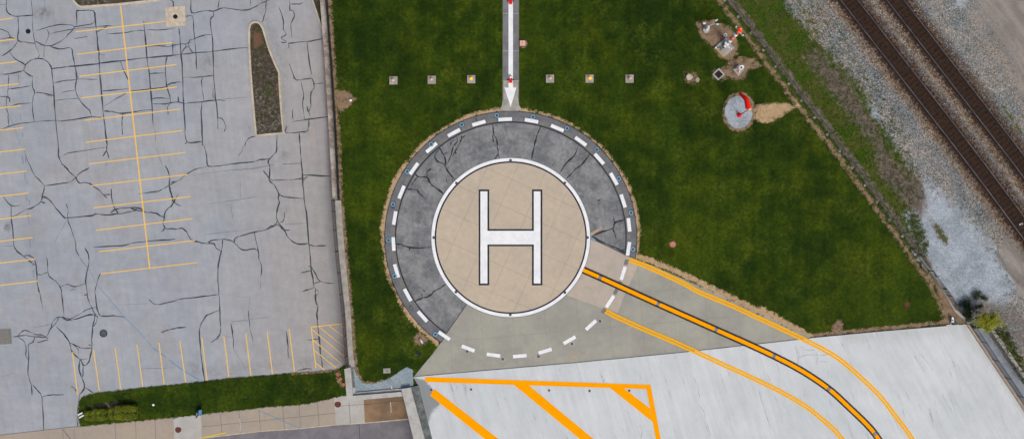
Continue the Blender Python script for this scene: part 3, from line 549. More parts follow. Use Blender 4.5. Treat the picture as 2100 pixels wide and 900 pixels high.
CR=[((0,0),[
(2,[(40,0),(40,60),(60,90),(110,103),(205,95)]),(2,[(110,103),(115,180),(112,250),(160,262),(218,268)]),(1,[(190,0),(200,80),(200,165),(215,265),(240,330),(237,360)]),(1,[(275,0),(278,80)]),(1,[(0,30),(40,30)]),
(2,[(112,250),(80,300),(10,348)]),(2,[(60,325),(95,365),(155,402),(148,435),(200,475)]),(2.1,[(155,402),(190,372),(235,362),(265,365),(300,390),(318,425),(327,515),(333,590),(343,740),(360,900)]),
(2,[(0,460),(60,455),(148,435)]),(2,[(218,255),(275,283),(305,285),(370,305),(435,297),(450,345),(462,408),(482,490)]),(1.7,[(305,285),(370,262),(420,215),(460,170)]),(1,[(275,283),(300,215),(290,180)]),(1.2,[(272,283),(270,355)]),
(1.6,[(220,190),(340,158),(440,155),(460,165),(560,150),(585,130)]),(1.3,[(300,212),(370,195),(460,180),(600,165),(690,160)]),
(2.5,[(472,160),(472,75),(490,68),(575,70),(585,130),(595,200),(605,300),(612,390),(620,520),(632,650),(645,780),(660,900)]),(2.3,[(595,200),(630,180),(660,165)]),(1.8,[(455,240),(535,228)]),
(2.5,[(318,425),(400,415),(462,408),(600,396),(612,390),(740,377),(905,358),(1030,347),(1080,342)]),(1.4,[(327,515),(380,500),(482,490),(600,490)]),(1.9,[(462,408),(470,490),(465,560),(500,630),(550,680),(565,720)]),
(1.2,[(340,620),(400,612),(490,607)]),(.8,[(380,572),(465,555)]),(1.6,[(213,575),(240,570),(330,588)]),(1.2,[(285,590),(330,592)]),(1.8,[(343,740),(400,745),(565,720),(640,728)]),(1.5,[(0,805),(80,770),(210,750),(343,742)]),
(1.6,[(200,465),(200,530),(213,575),(197,640),(210,750)]),(1.6,[(50,600),(50,550),(100,545),(195,530)]),(1.2,[(50,550),(55,460)]),(1.2,[(115,462),(115,510)]),(2,[(0,595),(50,598),(62,630)]),(1.4,[(62,655),(130,640),(195,635)]),
(1.2,[(40,600),(40,650),(48,700),(52,780)]),(2,[(0,180),(50,200),(65,235)]),(1.6,[(0,243),(65,235),(90,240)]),(2.4,[(885,130),(895,250),(905,358),(920,480),(935,640),(943,775)]),(1.6,[(660,210),(750,205),(840,190),(890,190)]),
(1.4,[(900,185),(1000,187),(1080,175)]),(1.6,[(900,290),(1020,280)]),(1.4,[(990,290),(1080,290)]),(1.4,[(1063,255),(1063,340)]),(1.4,[(607,337),(645,337)]),(2,[(740,377),(765,440),(790,495)]),(1.6,[(920,455),(1015,450)]),
(2,[(1030,347),(1018,420),(1025,525),(1045,590),(1050,635)]),(1.8,[(628,562),(790,548)]),(1.3,[(640,655),(720,605),(785,570)]),(2,[(800,560),(930,550),(1020,535),(1025,525),(1060,513),(1080,512)]),(1.8,[(935,610),(975,603),(1045,607)]),
(1.8,[(938,640),(1000,642),(1050,635),(1080,630)]),(1.4,[(1045,640),(1030,660),(1035,705)]),(2.2,[(640,685),(690,687),(740,698),(820,690),(935,675)]),(2,[(755,700),(750,760),(755,830)]),(2,[(1040,0),(1065,15),(1065,45)])]),
((350,0),[(2,[(125,0),(130,80),(200,70),(265,70),(330,50),(440,65),(510,50),(560,20),(610,0)]),(1.4,[(300,0),(290,55)]),(2,[(265,70),(262,100),(245,125),(255,215),(262,310),(265,470),(275,600),(290,720),(290,795)]),
(1.6,[(90,103),(133,100),(140,160),(148,235),(155,320),(160,430)]),(2.2,[(50,175),(58,250),(65,350),(75,500),(80,640),(90,780),(100,875),(195,870)]),(1.8,[(0,285),(60,272),(108,268),(120,250),(150,238),(200,220),(255,216)]),
(1.8,[(68,335),(80,305),(95,290),(115,295),(138,330)]),(1.2,[(90,270),(95,290)]),(1.2,[(108,268),(115,290)]),(1.8,[(0,342),(65,337),(165,325),(262,318),(330,307),(475,295)]),(1.3,[(10,285),(13,340)]),(1.6,[(75,478),(180,475),(265,465)]),
(1.4,[(0,510),(68,508)]),(1.6,[(195,478),(190,520),(205,620)]),(1,[(262,545),(262,615)]),(1.8,[(0,632),(50,630),(80,637),(140,632),(280,618),(340,620)]),(2,[(45,595),(50,630)]),(2.4,[(190,630),(190,720),(195,870),(205,900)]),
(1.5,[(290,725),(320,735),(338,780),(330,812)]),(1.9,[(590,10),(580,90),(562,138)]),(1,[(490,0),(492,40)]),(1.4,[(560,0),(565,18)]),(1.8,[(665,45),(690,110),(695,180),(710,215),(680,235),(712,262),(680,262)]),(2.2,[(725,265),(728,298)]),
(2,[(725,268),(780,262),(860,255),(935,238)]),(1.8,[(730,0),(735,65),(750,62),(762,100),(740,150),(748,235)]),(1.6,[(735,28),(790,27),(815,18)]),(2,[(840,258),(850,360),(868,460)]),(2,[(730,395),(750,450),(768,490),(800,493),(870,483)]),
(1.8,[(800,493),(818,590),(812,640),(825,735)]),(2,[(870,483),(882,520),(880,550),(862,580),(862,650),(848,690),(840,655)]),(1.8,[(882,518),(940,513)]),(1.6,[(848,690),(860,725)]),(2,[(745,750),(850,735),(970,720)]),(1.4,[(748,675),(753,740)]),
(2,[(850,737),(848,790),(835,810),(790,815),(710,818),(713,778)]),(2,[(790,815),(797,900)]),(2,[(655,830),(653,900)]),(1.8,[(525,838),(490,848),(465,870),(455,900)]),(1.5,[(85,888),(100,877)])]),
((0,300),[(2.2,[(360,0),(360,50),(375,100),(400,125),(440,170),(468,193),(485,225),(530,225),(570,240),(620,280),(660,320)]),(2,[(468,193),(490,165),(550,132)]),(1.4,[(390,55),(430,40),(540,25),(645,7)]),(2.5,[(655,0),(655,25),(632,62)]),
(2,[(655,25),(673,80)]),(1.2,[(150,20),(170,90),(215,183)]),(2.1,[(215,183),(270,243),(260,310),(250,340),(200,378),(165,388)]),(1.1,[(165,388),(120,412),(70,435)]),(1.8,[(270,243),(360,232),(430,220),(468,193)]),(2,[(250,340),(278,350)]),
(2.3,[(260,308),(300,325),(345,380),(395,437),(420,440),(560,428),(590,415),(650,422),(720,415),(820,400),(840,385)]),(2.4,[(680,410),(710,390),(760,378),(860,380),(890,403),(950,410),(985,425),(1010,442)]),(2.2,[(800,378),(850,395),(900,405)]),
(1.4,[(405,352),(420,390),(418,450),(440,520),(465,590),(467,640),(510,710),(540,745)]),(2,[(685,262),(688,330),(705,380),(728,415)]),(1.5,[(640,297),(683,297)]),(1.6,[(20,310),(68,363),(128,362)]),
(2.1,[(68,363),(70,440),(78,510),(87,610),(110,650),(150,680),(180,705),(215,728)]),(2,[(145,675),(180,672),(210,690),(222,730),(228,800),(233,860),(243,900)]),(1.8,[(288,683),(295,773),(310,805),(345,830),(370,865),(380,900)]),
(1.6,[(228,787),(255,790),(295,773)]),(1.6,[(370,865),(415,848),(460,862),(530,843)]),(1,[(432,883),(470,875)]),(2,[(520,620),(543,665),(548,720),(530,800),(538,900)]),(2,[(575,620),(750,610),(830,592),(1000,577),(1080,570)]),
(1.8,[(617,780),(600,830),(583,900)]),(2.4,[(1015,120),(1045,180),(1040,240),(1055,300),(1078,340)]),(1.6,[(1040,240),(1080,220)]),(1.8,[(850,293),(960,280),(1000,265),(1040,240)]),(2.2,[(1078,340),(1020,400),(1010,442),(1005,480),(1015,505),(990,525)]),(2,[(1015,505),(1080,508)])]),
((350,300),[(2,[(205,0),(222,50),(232,122),(330,115),(440,103),(525,93),(545,83),(608,78)]),(1.6,[(232,122),(150,142),(95,175),(50,210),(0,225)]),(2.2,[(0,250),(5,310),(20,345),(65,367)]),(2.2,[(50,295),(20,340),(0,378)]),
(2.4,[(652,0),(650,35),(608,78),(600,105),(610,120),(607,205),(635,235),(665,290),(662,320),(668,345),(655,395),(655,455),(700,515),(720,555),(775,600),(850,595)]),(2,[(570,150),(600,190),(630,215)]),(1.6,[(630,208),(750,205),(810,195)]),
(1.8,[(668,295),(700,310),(820,323)]),(1.5,[(690,110),(800,105)]),(2.6,[(797,0),(805,100),(812,200),(822,320),(840,450),(850,600),(862,735),(875,820),(882,868)]),(2.4,[(812,178),(985,184)]),(1.5,[(812,215),(840,185)]),(1.5,[(790,205),(845,190)]),
(2.4,[(850,605),(890,613),(957,610)]),(2.2,[(0,505),(35,508),(70,503),(100,530),(125,570),(175,590),(225,598),(265,598),(280,625),(308,643)]),(2,[(225,590),(260,578),(320,572),(360,578),(390,590),(440,637),(518,630),(540,650)]),
(2,[(390,590),(400,565),(440,548),(515,528),(590,512),(640,488),(655,460)]),(2,[(590,512),(620,490),(660,485),(700,515),(735,515)]),(1.8,[(515,530),(530,600),(540,650),(545,700),(562,745),(555,800)]),
(2.4,[(320,572),(315,630),(298,700),(290,790),(297,900)]),(1.3,[(670,475),(695,455),(703,400)]),(2,[(862,735),(890,780),(918,830),(1005,843)]),(1.6,[(918,830),(885,845)]),(1.8,[(848,738),(865,733)]),(1.8,[(800,778),(840,768),(865,768)]),
(1.8,[(810,892),(850,880),(882,868)]),(1.6,[(882,868),(912,895)]),(2,[(890,868),(893,900)]),(1,[(445,0),(440,25),(415,60)])]),
((0,600),[(1.4,[(245,0),(265,108)]),(2,[(378,0),(395,142)]),(1.8,[(75,270),(110,265),(160,262),(215,270),(285,275),(290,290),(230,305)]),(1.8,[(110,265),(130,240),(165,232),(215,255),(250,258),(285,270)]),(1.8,[(285,270),(315,215),(345,185),(360,155)]),
(1.4,[(315,210),(325,175),(350,152),(390,147)]),(1.6,[(110,268),(150,300),(160,340),(158,385),(175,410)]),(1.8,[(215,270),(205,300),(175,325),(178,400),(172,490),(190,560),(197,630)]),(1.8,[(200,565),(240,610),(258,645),(265,760),(268,845)]),
(1.6,[(258,640),(300,628),(395,625)]),(2.2,[(343,205),(390,250),(428,305),(437,350),(465,385),(495,410),(510,440),(520,447),(545,425),(565,350),(565,290),(570,205)]),(2.4,[(380,147),(415,167),(470,160),(555,135),(583,145),(570,205)]),
(1.4,[(390,147),(430,160),(490,132),(530,105),(575,92),(600,90)]),(1.8,[(535,0),(545,50),(575,110),(592,145)]),(1.6,[(516,18),(540,8)]),(2.2,[(587,0),(595,85),(610,130),(635,143),(700,142),(765,150)]),(1.6,[(592,145),(600,150),(585,195),(570,208)]),
(2,[(428,305),(470,325),(500,338),(565,340)]),(1,[(437,310),(480,345),(485,380)]),(1.5,[(545,318),(565,328)]),(1.6,[(510,440),(512,500),(505,520)]),(2.4,[(493,410),(487,470),(503,520),(520,580),(490,625)]),(1.4,[(490,625),(475,760),(478,820)]),
(2.2,[(520,580),(575,615)]),(2,[(437,575),(460,590),(475,612)]),(1,[(497,410),(540,408)]),(1.8,[(915,40),(950,70),(1000,68),(1080,48)]),(1.8,[(990,245),(1030,228),(1080,222)])]),
((350,600),[(2,[(0,57),(70,38),(200,23),(297,10)]),(2,[(295,0),(303,100),(307,190),(305,245),(285,280),(245,308)]),(2.2,[(297,108),(250,125),(210,150),(180,210),(177,270),(185,360),(195,440),(210,540)]),(2,[(0,223),(40,217),(92,210)]),
(2,[(370,190),(383,260),(388,350)]),(1.4,[(478,110),(485,190),(508,300)]),(2,[(712,238),(722,330),(725,405)]),(2.6,[(890,0),(895,60),(905,90),(900,140),(905,200),(915,290),(922,380),(935,460)]),(1.4,[(838,288),(912,283)]),(1.8,[(780,478),(830,468),(870,468)]),(1.3,[(890,20),(912,0)])])]
cracks('crack_sealant',CR,M['seal'],lot,Z,.006,.95,3)['kind']='stuff'
HL=[((0,0),[(1,[(943,775),(957,830),(953,890)]),(.9,[(0,275),(60,262)]),(.9,[(380,570),(465,553)])]),((0,300),[(.9,[(655,90),(648,150)]),(.9,[(960,10),(1015,165)]),(1,[(0,612),(85,610)]),(1,[(420,440),(330,600)])]),
((350,300),[(.8,[(370,340),(378,420),(390,470)]),(.8,[(425,160),(432,320)]),(1,[(235,355),(350,337),(540,310)]),(.8,[(700,480),(835,472)]),(1.6,[(380,150),(520,135),(640,112)]),(.9,[(120,180),(420,140)]),(.9,[(200,545),(500,510)]),(.9,[(555,800),(550,880)])]),
((0,600),[(.8,[(740,75),(915,65)]),(.8,[(850,468),(1080,460)]),(.8,[(0,520),(90,490)]),(.9,[(200,215),(330,190)])]),((350,600),[(.8,[(388,350),(430,410),(460,470)]),(.8,[(488,30),(480,110)]),(.8,[(320,262),(385,275)]),(1,[(370,178),(520,160),(600,150)])]),
((350,0),[(.8,[(300,610),(480,600)]),(.8,[(470,760),(490,810)])])]
cracks('hairline_cracks',HL,M['seal_faint'],lot,Z,.005,.9)['kind']='stuff'
# stall lines
def pl(a,b,w=1.9,mat='yellow',z=.014,name='parking_line'): return line(name,[a,b],w,M[mat],lot,Z,z)
pl((247.5,13),(307,549),2.6,z=.018)
for a,b in zip([(155,66),(158,112),(163,157),(167,201),(173,247),(176,292),(183,336),(187,381),(192,426),(197,472),(203,516),(207,561)],
               [(352,43),(355,88),(362,133),(363,179),(370,224),(374,268),(380,313),(384,358),(391,403),(396,448),(400,493),(406,538)]): pl(a,b)
for x,y in [(27,38),(31,81),(35,127),(39,172),(43,217),(48,262),(52,306),(54,351),(58,396),(64,442),(67,487),(72,531),(78,576)]: pl((x-190,y+190*.112),(x,y))
for a,b in zip([(149,721),(192,716),(236,712),(281,706),(326,702),(369,698),(414,692),(459,688),(504,683),(548,679),(593,674)],
               [(159,808),(204,801),(248,798),(293,792),(337,788),(381,784),(425,780),(470,775),(515,771),(559,766),(604,762)]): pl(a,b)
pl((638,670),(703.5,663.5)); pl((638.5,671),(648,754),z=.018)
for a,b in [((640,675),(711,734)),((641,695),(701,746)),((643,716),(689,753)),((647,743),(665,757)),((654,669.5),(709,713)),((675,667.5),(707,691)),((697,665.5),(705.5,672))]: pl(a,b,1.7,z=.022)
# other marks
for pts in ([(8,215),(30,262),(42,300)],[(155,515),(170,537),(182,551)],[(182,551),(200,585),(213,600),(240,632),(265,660)],[(265,660),(290,685),(310,708)],[(313,713),(326,721),(340,732)],[(346,737),(360,748),(385,765),(410,779)]): line('blue_marking',pts,1.0 if pts[0][0]<300 else 1.8,M['blue'],lot,Z,.012)
for x,y,l in [(42,242,10),(46,276,12),(46,328,16),(52,328,12),(50,360,20),(54,372,10),(54,405,14),(60,415,12),(57,450,26),(61,500,18),(66,540,14),(68,560,16)]: line('ghost_dash',[(x,y-l/2),(x+l*.1,y+l/2)],2.4,M['slate_dash'],lot,Z,.010)
for a,b in [((646,265),(635,298)),((620,353),(627,353)),((624,312),(634,300)),((662,348),(674,349)),((624,536),(634,534))]: line('orange_mark',[a,b],1.1,plain('faded_orange_mark',C(196,160,148)) if 'om' not in M else M['om'],lot,Z,.012)
# lot fittings
def disc_thing(name,loc,label,cat,r,matdisc,rim=None,group=None,h=.01):
    t=thing(name,loc,label,cat,group); mb=MB()
    mb.cyl((0,0,0),r*.8,h*2); mb.build('lid',M[matdisc],t)
    mb=MB(); mb.ring((0,0,0),r*.8,r,h*1.5); mb.build('rim',M[rim or matdisc],t); return t
disc_thing('drain_cover',L(58,65,.02),'small round black drain cover near the top left of the car park','drain cover',.28,'black')
disc_thing('manhole_cover',L(212.5,683,.02),'round dark grey manhole cover with a darker rim in front of the yellow stall lines','manhole cover',.46,'grey_lid','seal_dark')
t=thing('storm_drain',L(360,35,.01),'square pale concrete pad in the car park with a round black inlet in its middle','storm drain')
o=sheet('pad',[(339,16),(379.5,13),(381.5,53),(341.5,56)],M['kerb'],None,L,.028); o.parent=t; o.matrix_parent_inverse=Matrix.Translation(t.location).inverted()
mb=MB(); mb.cyl((0,0,.02),.26,.03); mb.build('inlet',M['black'],t)
o=sheet('utility_slab',[(-3,675),(22.5,673),(25,704),(-1,706)],M['patch_a'],None,L,.02); tag(o,'square brown-grey slab set in the asphalt at the left edge below the last long stall line','ground slab')
# ---- islands
def isle(name,pts,label,attrfn,kw=2.0,sub=4):
    q=[L(x,y) for x,y in pts]; cx=sum(v.x for v in q)/len(q); cy=sum(v.y for v in q)/len(q)
    t=thing(name,(cx,cy,lotz(cy)),label,'traffic island')
    off=Matrix.Translation(t.location).inverted()
    o=poly_grid('mulch_bed',pts,.35,L,.09,attrfn,M['mulch']); o.parent=t; o.matrix_parent_inverse=off
    # kerb: closed ring
    n=len(pts); mb=MB(); outer=[];inner=[]
    p=[np.array(a,float) for a in pts]; cen=sum(p)/n
    for i in range(n):
        d=p[(i+1)%n]-p[i-1]; d/=np.linalg.norm(d); nn=np.array((-d[1],d[0])); 
        if np.dot(nn,p[i]-cen)<0: nn=-nn
        outer.append(p[i]+nn*kw); inner.append(p[i]-nn*kw)
    vs=[];fs=[]
    for i in range(n):
        for a,z in ((outer[i],-.05),(outer[i],.15),(inner[i],.15),(inner[i],-.05)): vs.append(L(a[0],a[1],z))
    for i in range(n):
        j=(i+1)%n
        for a in range(3): fs.append((i*4+a,i*4+a+1,j*4+a+1,j*4+a))
    mb.add(vs,fs); o=mb.build('kerb',M['kerb']); o.parent=t; o.matrix_parent_inverse=off
    return t
isl=[(512,60),(514,52),(518,48),(523,46.5),(529,47),(535,51),(540,60),(546,80),(553,103),(563,128),(573,150),(575,190),(578,232),(582,273),(552,276),(526,278),(522,238),(518,190),(514,140),(512,95)]
isle('planted_island',isl,'long wedge-shaped kerbed island of weedy mulch with a rounded tip',lambda X,Y:[np.maximum(W(sd_poly(X,Y,[(517,70),(535,68),(538,92),(522,100)]),4),.6*W(sd_poly(X,Y,[(567,178),(574,170),(576,205),(568,200)]),5))])
isle('planted_island',[(151,-40),(150.5,-6),(153,4),(160,12),(168,15.5),(200,13),(245,10),(310,3),(330,0),(345,-6),(350,-40)],'kerbed mulch island cut by the top edge of the photo beside the storm drain',lambda X,Y:[0*X])
o=sheet('soil_wedge',[(641,-30),(658,-30),(662,60),(659,56),(650,22),(642,2)],M['mulch'],None,L,.012); o['kind']='structure'
tag(line('kerb_edge',[(636,-30),(641,0),(648,22),(655,42),(661,62)],2.2,M['kerb'],None,L,.03),kind='structure')

# ---- grass verge bottom left + sidewalk + street
verge=[(166,874),(161,858),(161,838),(163,822),(170,813),(190,806),(245,800),(300,793),(360,788),(410,782),(470,775),(520,771),(570,767),(610,763),(650,761),(690,757),(704,750),(712,745),(722,808),(700,812),(672,818),(640,826),(600,831),(550,834),(500,840),(450,845),(410,850),(350,856),(300,861),(250,866),(200,870)]
def va(X,Y):
    d=W(sd_line(X,Y,[(162,874),(159,838),(163,815),(190,804)])-1.5,5)*.8
    d=np.maximum(d,.85*W(sd_line(X,Y,[(600,763),(650,761),(690,756)])-3,7)); d=np.maximum(d,.6*W(sd_line(X,Y,[(690,757),(700,790)])-4,9))
    soil=W(sd_poly(X,Y,[(183,832),(225,826),(240,822),(252,824),(254,832),(190,838)]),6)  # dark patch above the hedges, their cast shadow painted in with the soil layer
    return d,0*X,0*X,soil
GOFF=.07
vg=grid_object('verge_grass',np.arange(155,728,1.1),np.arange(740,880,1.1),lambda X,Y:(sd_poly(X,Y,verge)+rng.uniform(-1.3,1.3,X.shape)+.7*np.sin(X*.37)*np.sin(X*.113+Y*.2))<0,LOTZ,{'a':va,'b':lambda X,Y:[0*X],'c':lambda X,Y:[0*X]},M['ground'],'structure')
GOFF=0
LW=lambda x,y,z=0: L(x,y,z)
sw=sheet('sidewalk',[(-900,981),(-900,979),(0,891.5),(160,873.5),(350,853),(500,836),(600,828),(672,814),(722,800),(900,790),(1300,760),(1300,830),(900,852),(837,858),(749,866),(690,869.5),(617,877),(533,883),(413,897),(380,902),(0,935),(-900,1020)],M['sidewalk'],None,L,.05); sw['kind']='structure'
st=sheet('street',[(-900,1020),(0,935),(380,902),(413,897),(533,883),(617,877),(690,869.5),(749,866),(837,858),(900,852),(1300,830),(1300,1400),(-900,1400)],M['street'],None,L,-.06); st['kind']='structure'
line('kerb_top',[(380,902),(413,897.5),(533,883.5),(617,877.5),(690,870),(749,866.5),(837,858.5),(900,852.5)],1.8,M['kerb'],sw,L,.058)
sheet('paving_slab',[(356,853.5),(413,847),(414,897.5),(358,904)],M['pale_slab'],sw,L,.056)
sheet('paving_slab',[(685,812),(720,806),(745,805),(748,866),(712,868),(689,869)],M['pale_slab'],sw,L,.056)
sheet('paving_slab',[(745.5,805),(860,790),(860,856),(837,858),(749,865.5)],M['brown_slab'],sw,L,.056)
for a,b in [((388,902),(381,872)),]: pass
for x,y0,y1 in [(452,844,892),(490,840,887),(531,836,883),(580,831,880),(613,828,877),(651,822,874)]: line('slab_joint',[(x,y0),(x+4,y1)],.8,M['conc_dark'],sw,L,.057)
for x in (129,152,236,278,318): line('slab_joint',[(x,902-x*.09-23 if x>160 else 880),(x+2,905)],.8,M['conc_dark'],sw,L,.057)
line('slab_joint',[(129,879),(150,905)],.9,M['seal'],sw,L,.059); line('slab_joint',[(745,829),(835,819)],.8,M['seal'],sw,L,.062); line('slab_joint',[(692,832),(745,828)],.7,M['conc_dark'],sw,L,.062); line('slab_joint',[(716,824),(719,868)],.9,M['conc_dark'],sw,L,.062)
line('white_mark',[(491,857),(494,870),(493,883)],2.2,M['conc_light'],sw,L,.064); line('white_mark',[(801,823),(802.5,845)],1.8,M['conc_light'],sw,L,.066)
line('yellow_mark',[(414,897),(440,891),(464,886)],2.2,plain('yellow_spray',C(226,196,60)),sw,L,.066)
line('blue_marking',[(532,841),(575,860),(616,877)],1.3,M['blue'],sw,L,.066)
line('slab_joint',[(414,874),(690,846)],.5,M['conc_dark'],sw,L,.062)
disc_thing('manhole_cover',L(366,880,.06),'rust-brown round cover in the pale sidewalk slab beside the blue panel','manhole cover',.37,'iron')
disc_thing('manhole_cover',L(693,828,.06),'rust-brown round cover in the sidewalk by the corner of the concrete wall','manhole cover',.38,'iron')
# cracks in street
line('street_joint',[(736,866),(738,905)],.9,M['seal_dark'],st,L,-.055)

# ==================================================================== HELIPAD
def circ(r,n=128,a0=0,a1=360,cx=CX,cy=CY): return [(cx+r*math.cos(R(a0+(a1-a0)*i/n)),cy+r*math.sin(R(a0+(a1-a0)*i/n))) for i in range(n+ (0 if a1-a0==360 else 1))]
hp=thing('helipad',P(CX,CY,0),'round tan concrete helipad with a big white H inside an asphalt ring','helipad'); OFF=Matrix.Translation(hp.location).inverted()
def on(o,par=hp,off=None): o.parent=par; o.matrix_parent_inverse=Matrix.Translation(par.location).inverted(); return o
# slab
def ringpoly(r0,r1,a0,a1,n=110): return circ(r1,n,a0,a1)+circ(r0,n,a0,a1)[::-1]
mb=MB(); mb.prism([P(x,y) for x,y in circ(153.2)],-.3,.020); on(mb.build('landing_surface',M['tlof']))
def annulus(r0,r1,z,mat,name):
    mb=MB(); n=160; a=circ(r0,n); b=circ(r1,n); vs=[P(x,y,z) for x,y in a+b]; mb.add(vs,[(i,n+i,n+(i+1)%n,(i+1)%n) for i in range(n)]); return on(mb.build(name,M[mat]))
annulus(153,156.2,.021,'outline','inner_outline'); annulus(156.2,162.8,.021,'white','border_ring')
annulus(162.8,164,.0195,'seal_faint','outer_joint')
# asphalt ring: image angles (y down) from lower left 124 deg clockwise round the top to right
A0=math.degrees(math.atan2(624-CY,957-CX)); A1=360+math.degrees(math.atan2(487.5-CY,1213-CX))
ringpts=circ(236.5,100,math.degrees(math.atan2(683-CY,915-CX)),360+math.degrees(math.atan2(524-CY,1283-CX)))
inner=circ(163.6,100,A0,A1)
on(sheet('asphalt_ring',ringpts+inner[::-1],M['ring'],None,P,.008))
o0=math.degrees(math.atan2(702-CY,905-CX)); o1=360+math.degrees(math.atan2(530-CY,1303-CX))
out_=circ(258.3,110,o0,o1); in_=circ(236.5,110,math.degrees(math.atan2(683-CY,915-CX)),360+math.degrees(math.atan2(524-CY,1283-CX)))
on(sheet('outer_band',out_+in_[::-1],M['ring_outer'],None,P,.009))
line('ring_joint',circ(236.3,140,math.degrees(math.atan2(683-CY,915-CX))+.4,360+math.degrees(math.atan2(524-CY,1283-CX))-.4),2.6,M['seal_dark'],None,P,.013).name='ring_joint'; on(bpy.data.objects['ring_joint'])
on(line('outer_edge',circ(258.6,140,o0,o1),1.4,M['seal_dark'],None,P,.0115))
on(line('end_joint',[(905,701.5),(915,684),(957.5,623)],1.4,M['seal_dark'],None,P,.0125)); on(line('end_joint',[(889,690),(905,702)],1.4,M['seal_dark'],None,P,.0128))
on(line('end_joint',[(1214,489),(1250,506),(1290,525),(1304,531)],1.2,M['seal_dark'],None,P,.0125))
# paler trowelled strips at the east end
on(sheet('patch',[(1216,487),(1222,494),(1290,525.5),(1283,521)],M['asphalt_strip'],None,P,.0115)); on(sheet('patch',[(1210,478),(1233,464.5),(1236,468.5),(1213,484)],M['tanwall'],None,P,.0135)); on(sheet('patch',[(1212,488),(1216,488),(1223,494),(1221,496),(1211,492)],M['blue_ring'],None,P,.0145))
RC=[((700,0),[(2,[(930,760),(935,800),(940,830),(955,860),(960,900)]),(1.8,[(935,815),(932,850),(938,878)]),(1.8,[(710,840),(712,870),(690,900)]),(1.8,[(740,835),(735,870),(718,900)]),(1.4,[(765,835),(740,850),(725,870)]),(1.3,[(708,860),(680,870),(672,895)]),(1.6,[(826,722),(833,748)]),(1.4,[(955,685),(952,700)])]),
((700,300),[(2,[(957,0),(965,45),(940,80)]),(1.8,[(965,45),(972,72)]),(2.6,[(597,5),(620,40),(640,75),(640,115)]),(2.4,[(600,20),(575,60),(590,90),(635,115),(660,160),(690,195),(705,225)]),(1.6,[(680,195),(685,218)]),(1.8,[(645,120),(670,70),(690,0)]),
(1.8,[(680,60),(700,30),(718,0)]),(3,[(698,30),(705,48)]),(1.5,[(625,50),(655,38)]),(2.8,[(452,170),(480,190),(530,192),(548,230),(590,262),(628,293)]),(1.6,[(470,190),(445,215),(430,245)]),(2.4,[(530,192),(525,160),(552,138)]),(2,[(400,262),(440,265),(465,270),(485,295),(515,322)]),
(2.2,[(335,602),(370,603),(400,615),(480,627),(552,617)]),(2.6,[(640,848),(600,875),(560,898)]),(1.2,[(465,852),(500,880),(515,895)]),(1.6,[(305,372),(345,392)]),(1.2,[(275,578),(268,630)]),(3,[(415,628),(423,634)]),(1.2,[(640,180),(652,230)])]),
((700,600),[(2.6,[(565,0),(530,25),(500,30),(455,52)]),(2,[(500,30),(495,5)]),(1.5,[(415,75),(455,70)])]),
((1050,0),[(2.3,[(180,775),(155,830),(137,900)]),(1.6,[(335,795),(330,820)])]),
((1050,300),[(2.3,[(137,0),(122,80)]),(2.3,[(405,5),(385,55),(340,100),(290,167)]),(2.3,[(478,50),(440,100),(390,145),(335,197)]),(1.8,[(478,50),(505,52),(520,30)]),(2.8,[(693,452),(635,468),(620,505),(560,525),(490,548)]),
(2,[(620,505),(635,545),(640,572)]),(1.8,[(628,468),(624,435)]),(2.8,[(490,552),(560,590),(640,625),(705,660)]),(1.6,[(675,637),(702,628)]),(1.6,[(676,634),(702,652)]),(1.5,[(695,412),(715,410)]),(1.8,[(752,620),(765,610)]),(2,[(525,335),(545,328)])])]
o=cracks('crack_sealant',RC,M['seal_dark'],None,P,.0105,1.1,3); on(o); o['kind']='stuff'
dashes=[(1036,245),(1090,248),(1143,263),(1191,290),(1229,326),(1259,367),(1278,412),(1290,461),(1289,510),(1278,560),(1251,618),(1212,666),(1168,697),(1118,719.5),(1066,729.5),(1012,727.5),(960,714),(911,688),(866.5,648.5),(836,604.5),(813,555),(807,500),(809.5,447),(823.5,394),(849,346),(885,303),(931,272.5),(982,253)]
for i,(x,y) in enumerate(dashes):
    dx,dy=x-CX,y-CY; r=math.hypot(dx,dy); t=(-dy/r,dx/r); n=(dx/r,dy/r); hl=14; hw=3.6
    if (x,y)==(1289,510): t=(-.15,.99); n=(.99,.15)
    q=[(x+t[0]*a*hl+n[0]*b*hw,y+t[1]*a*hl+n[1]*b*hw) for a,b in ((-1,-1),(1,-1),(1,1),(-1,1))]
    on(sheet('perimeter_dash',q,M['white'],None,P,.024 ))
    if y<640 and not (x>1280 and y>505):
        a=math.degrees(math.atan2(dy,dx))
        for s in (1,-1):
            c0=a+s*4.2; q=circ(246,3,c0,c0+s*2.6)+circ(238.5,3,c0,c0+s*2.6)[::-1]
            on(sheet('scrubbed_patch',q,M['patch_a'],None,P,.0145+.003*(s>0)))
# H
def rect(x0,y0,x1,y1): return [(x0,y0),(x1,y0),(x1,y1),(x0,y1)]
Hout=[(981.7,388.6),(1003.3,388.6),(1003.3,469.6),(1091,469.6),(1091,388.6),(1112.3,388.6),(1112.3,584.8),(1091,584.8),(1091,504.8),(1003.3,504.8),(1003.3,584.8),(981.7,584.8)]
Hin=[(985.2,392.4),(999.6,392.4),(999.6,473.2),(1094.8,473.2),(1094.8,392.4),(1108.5,392.4),(1108.5,581),(1094.8,581),(1094.8,501.2),(999.6,501.2),(999.6,581),(985.2,581)]
on(sheet('letter_outline',Hout,M['outline'],None,P,.026)); on(sheet('letter',Hin,M['white'],None,P,.031))

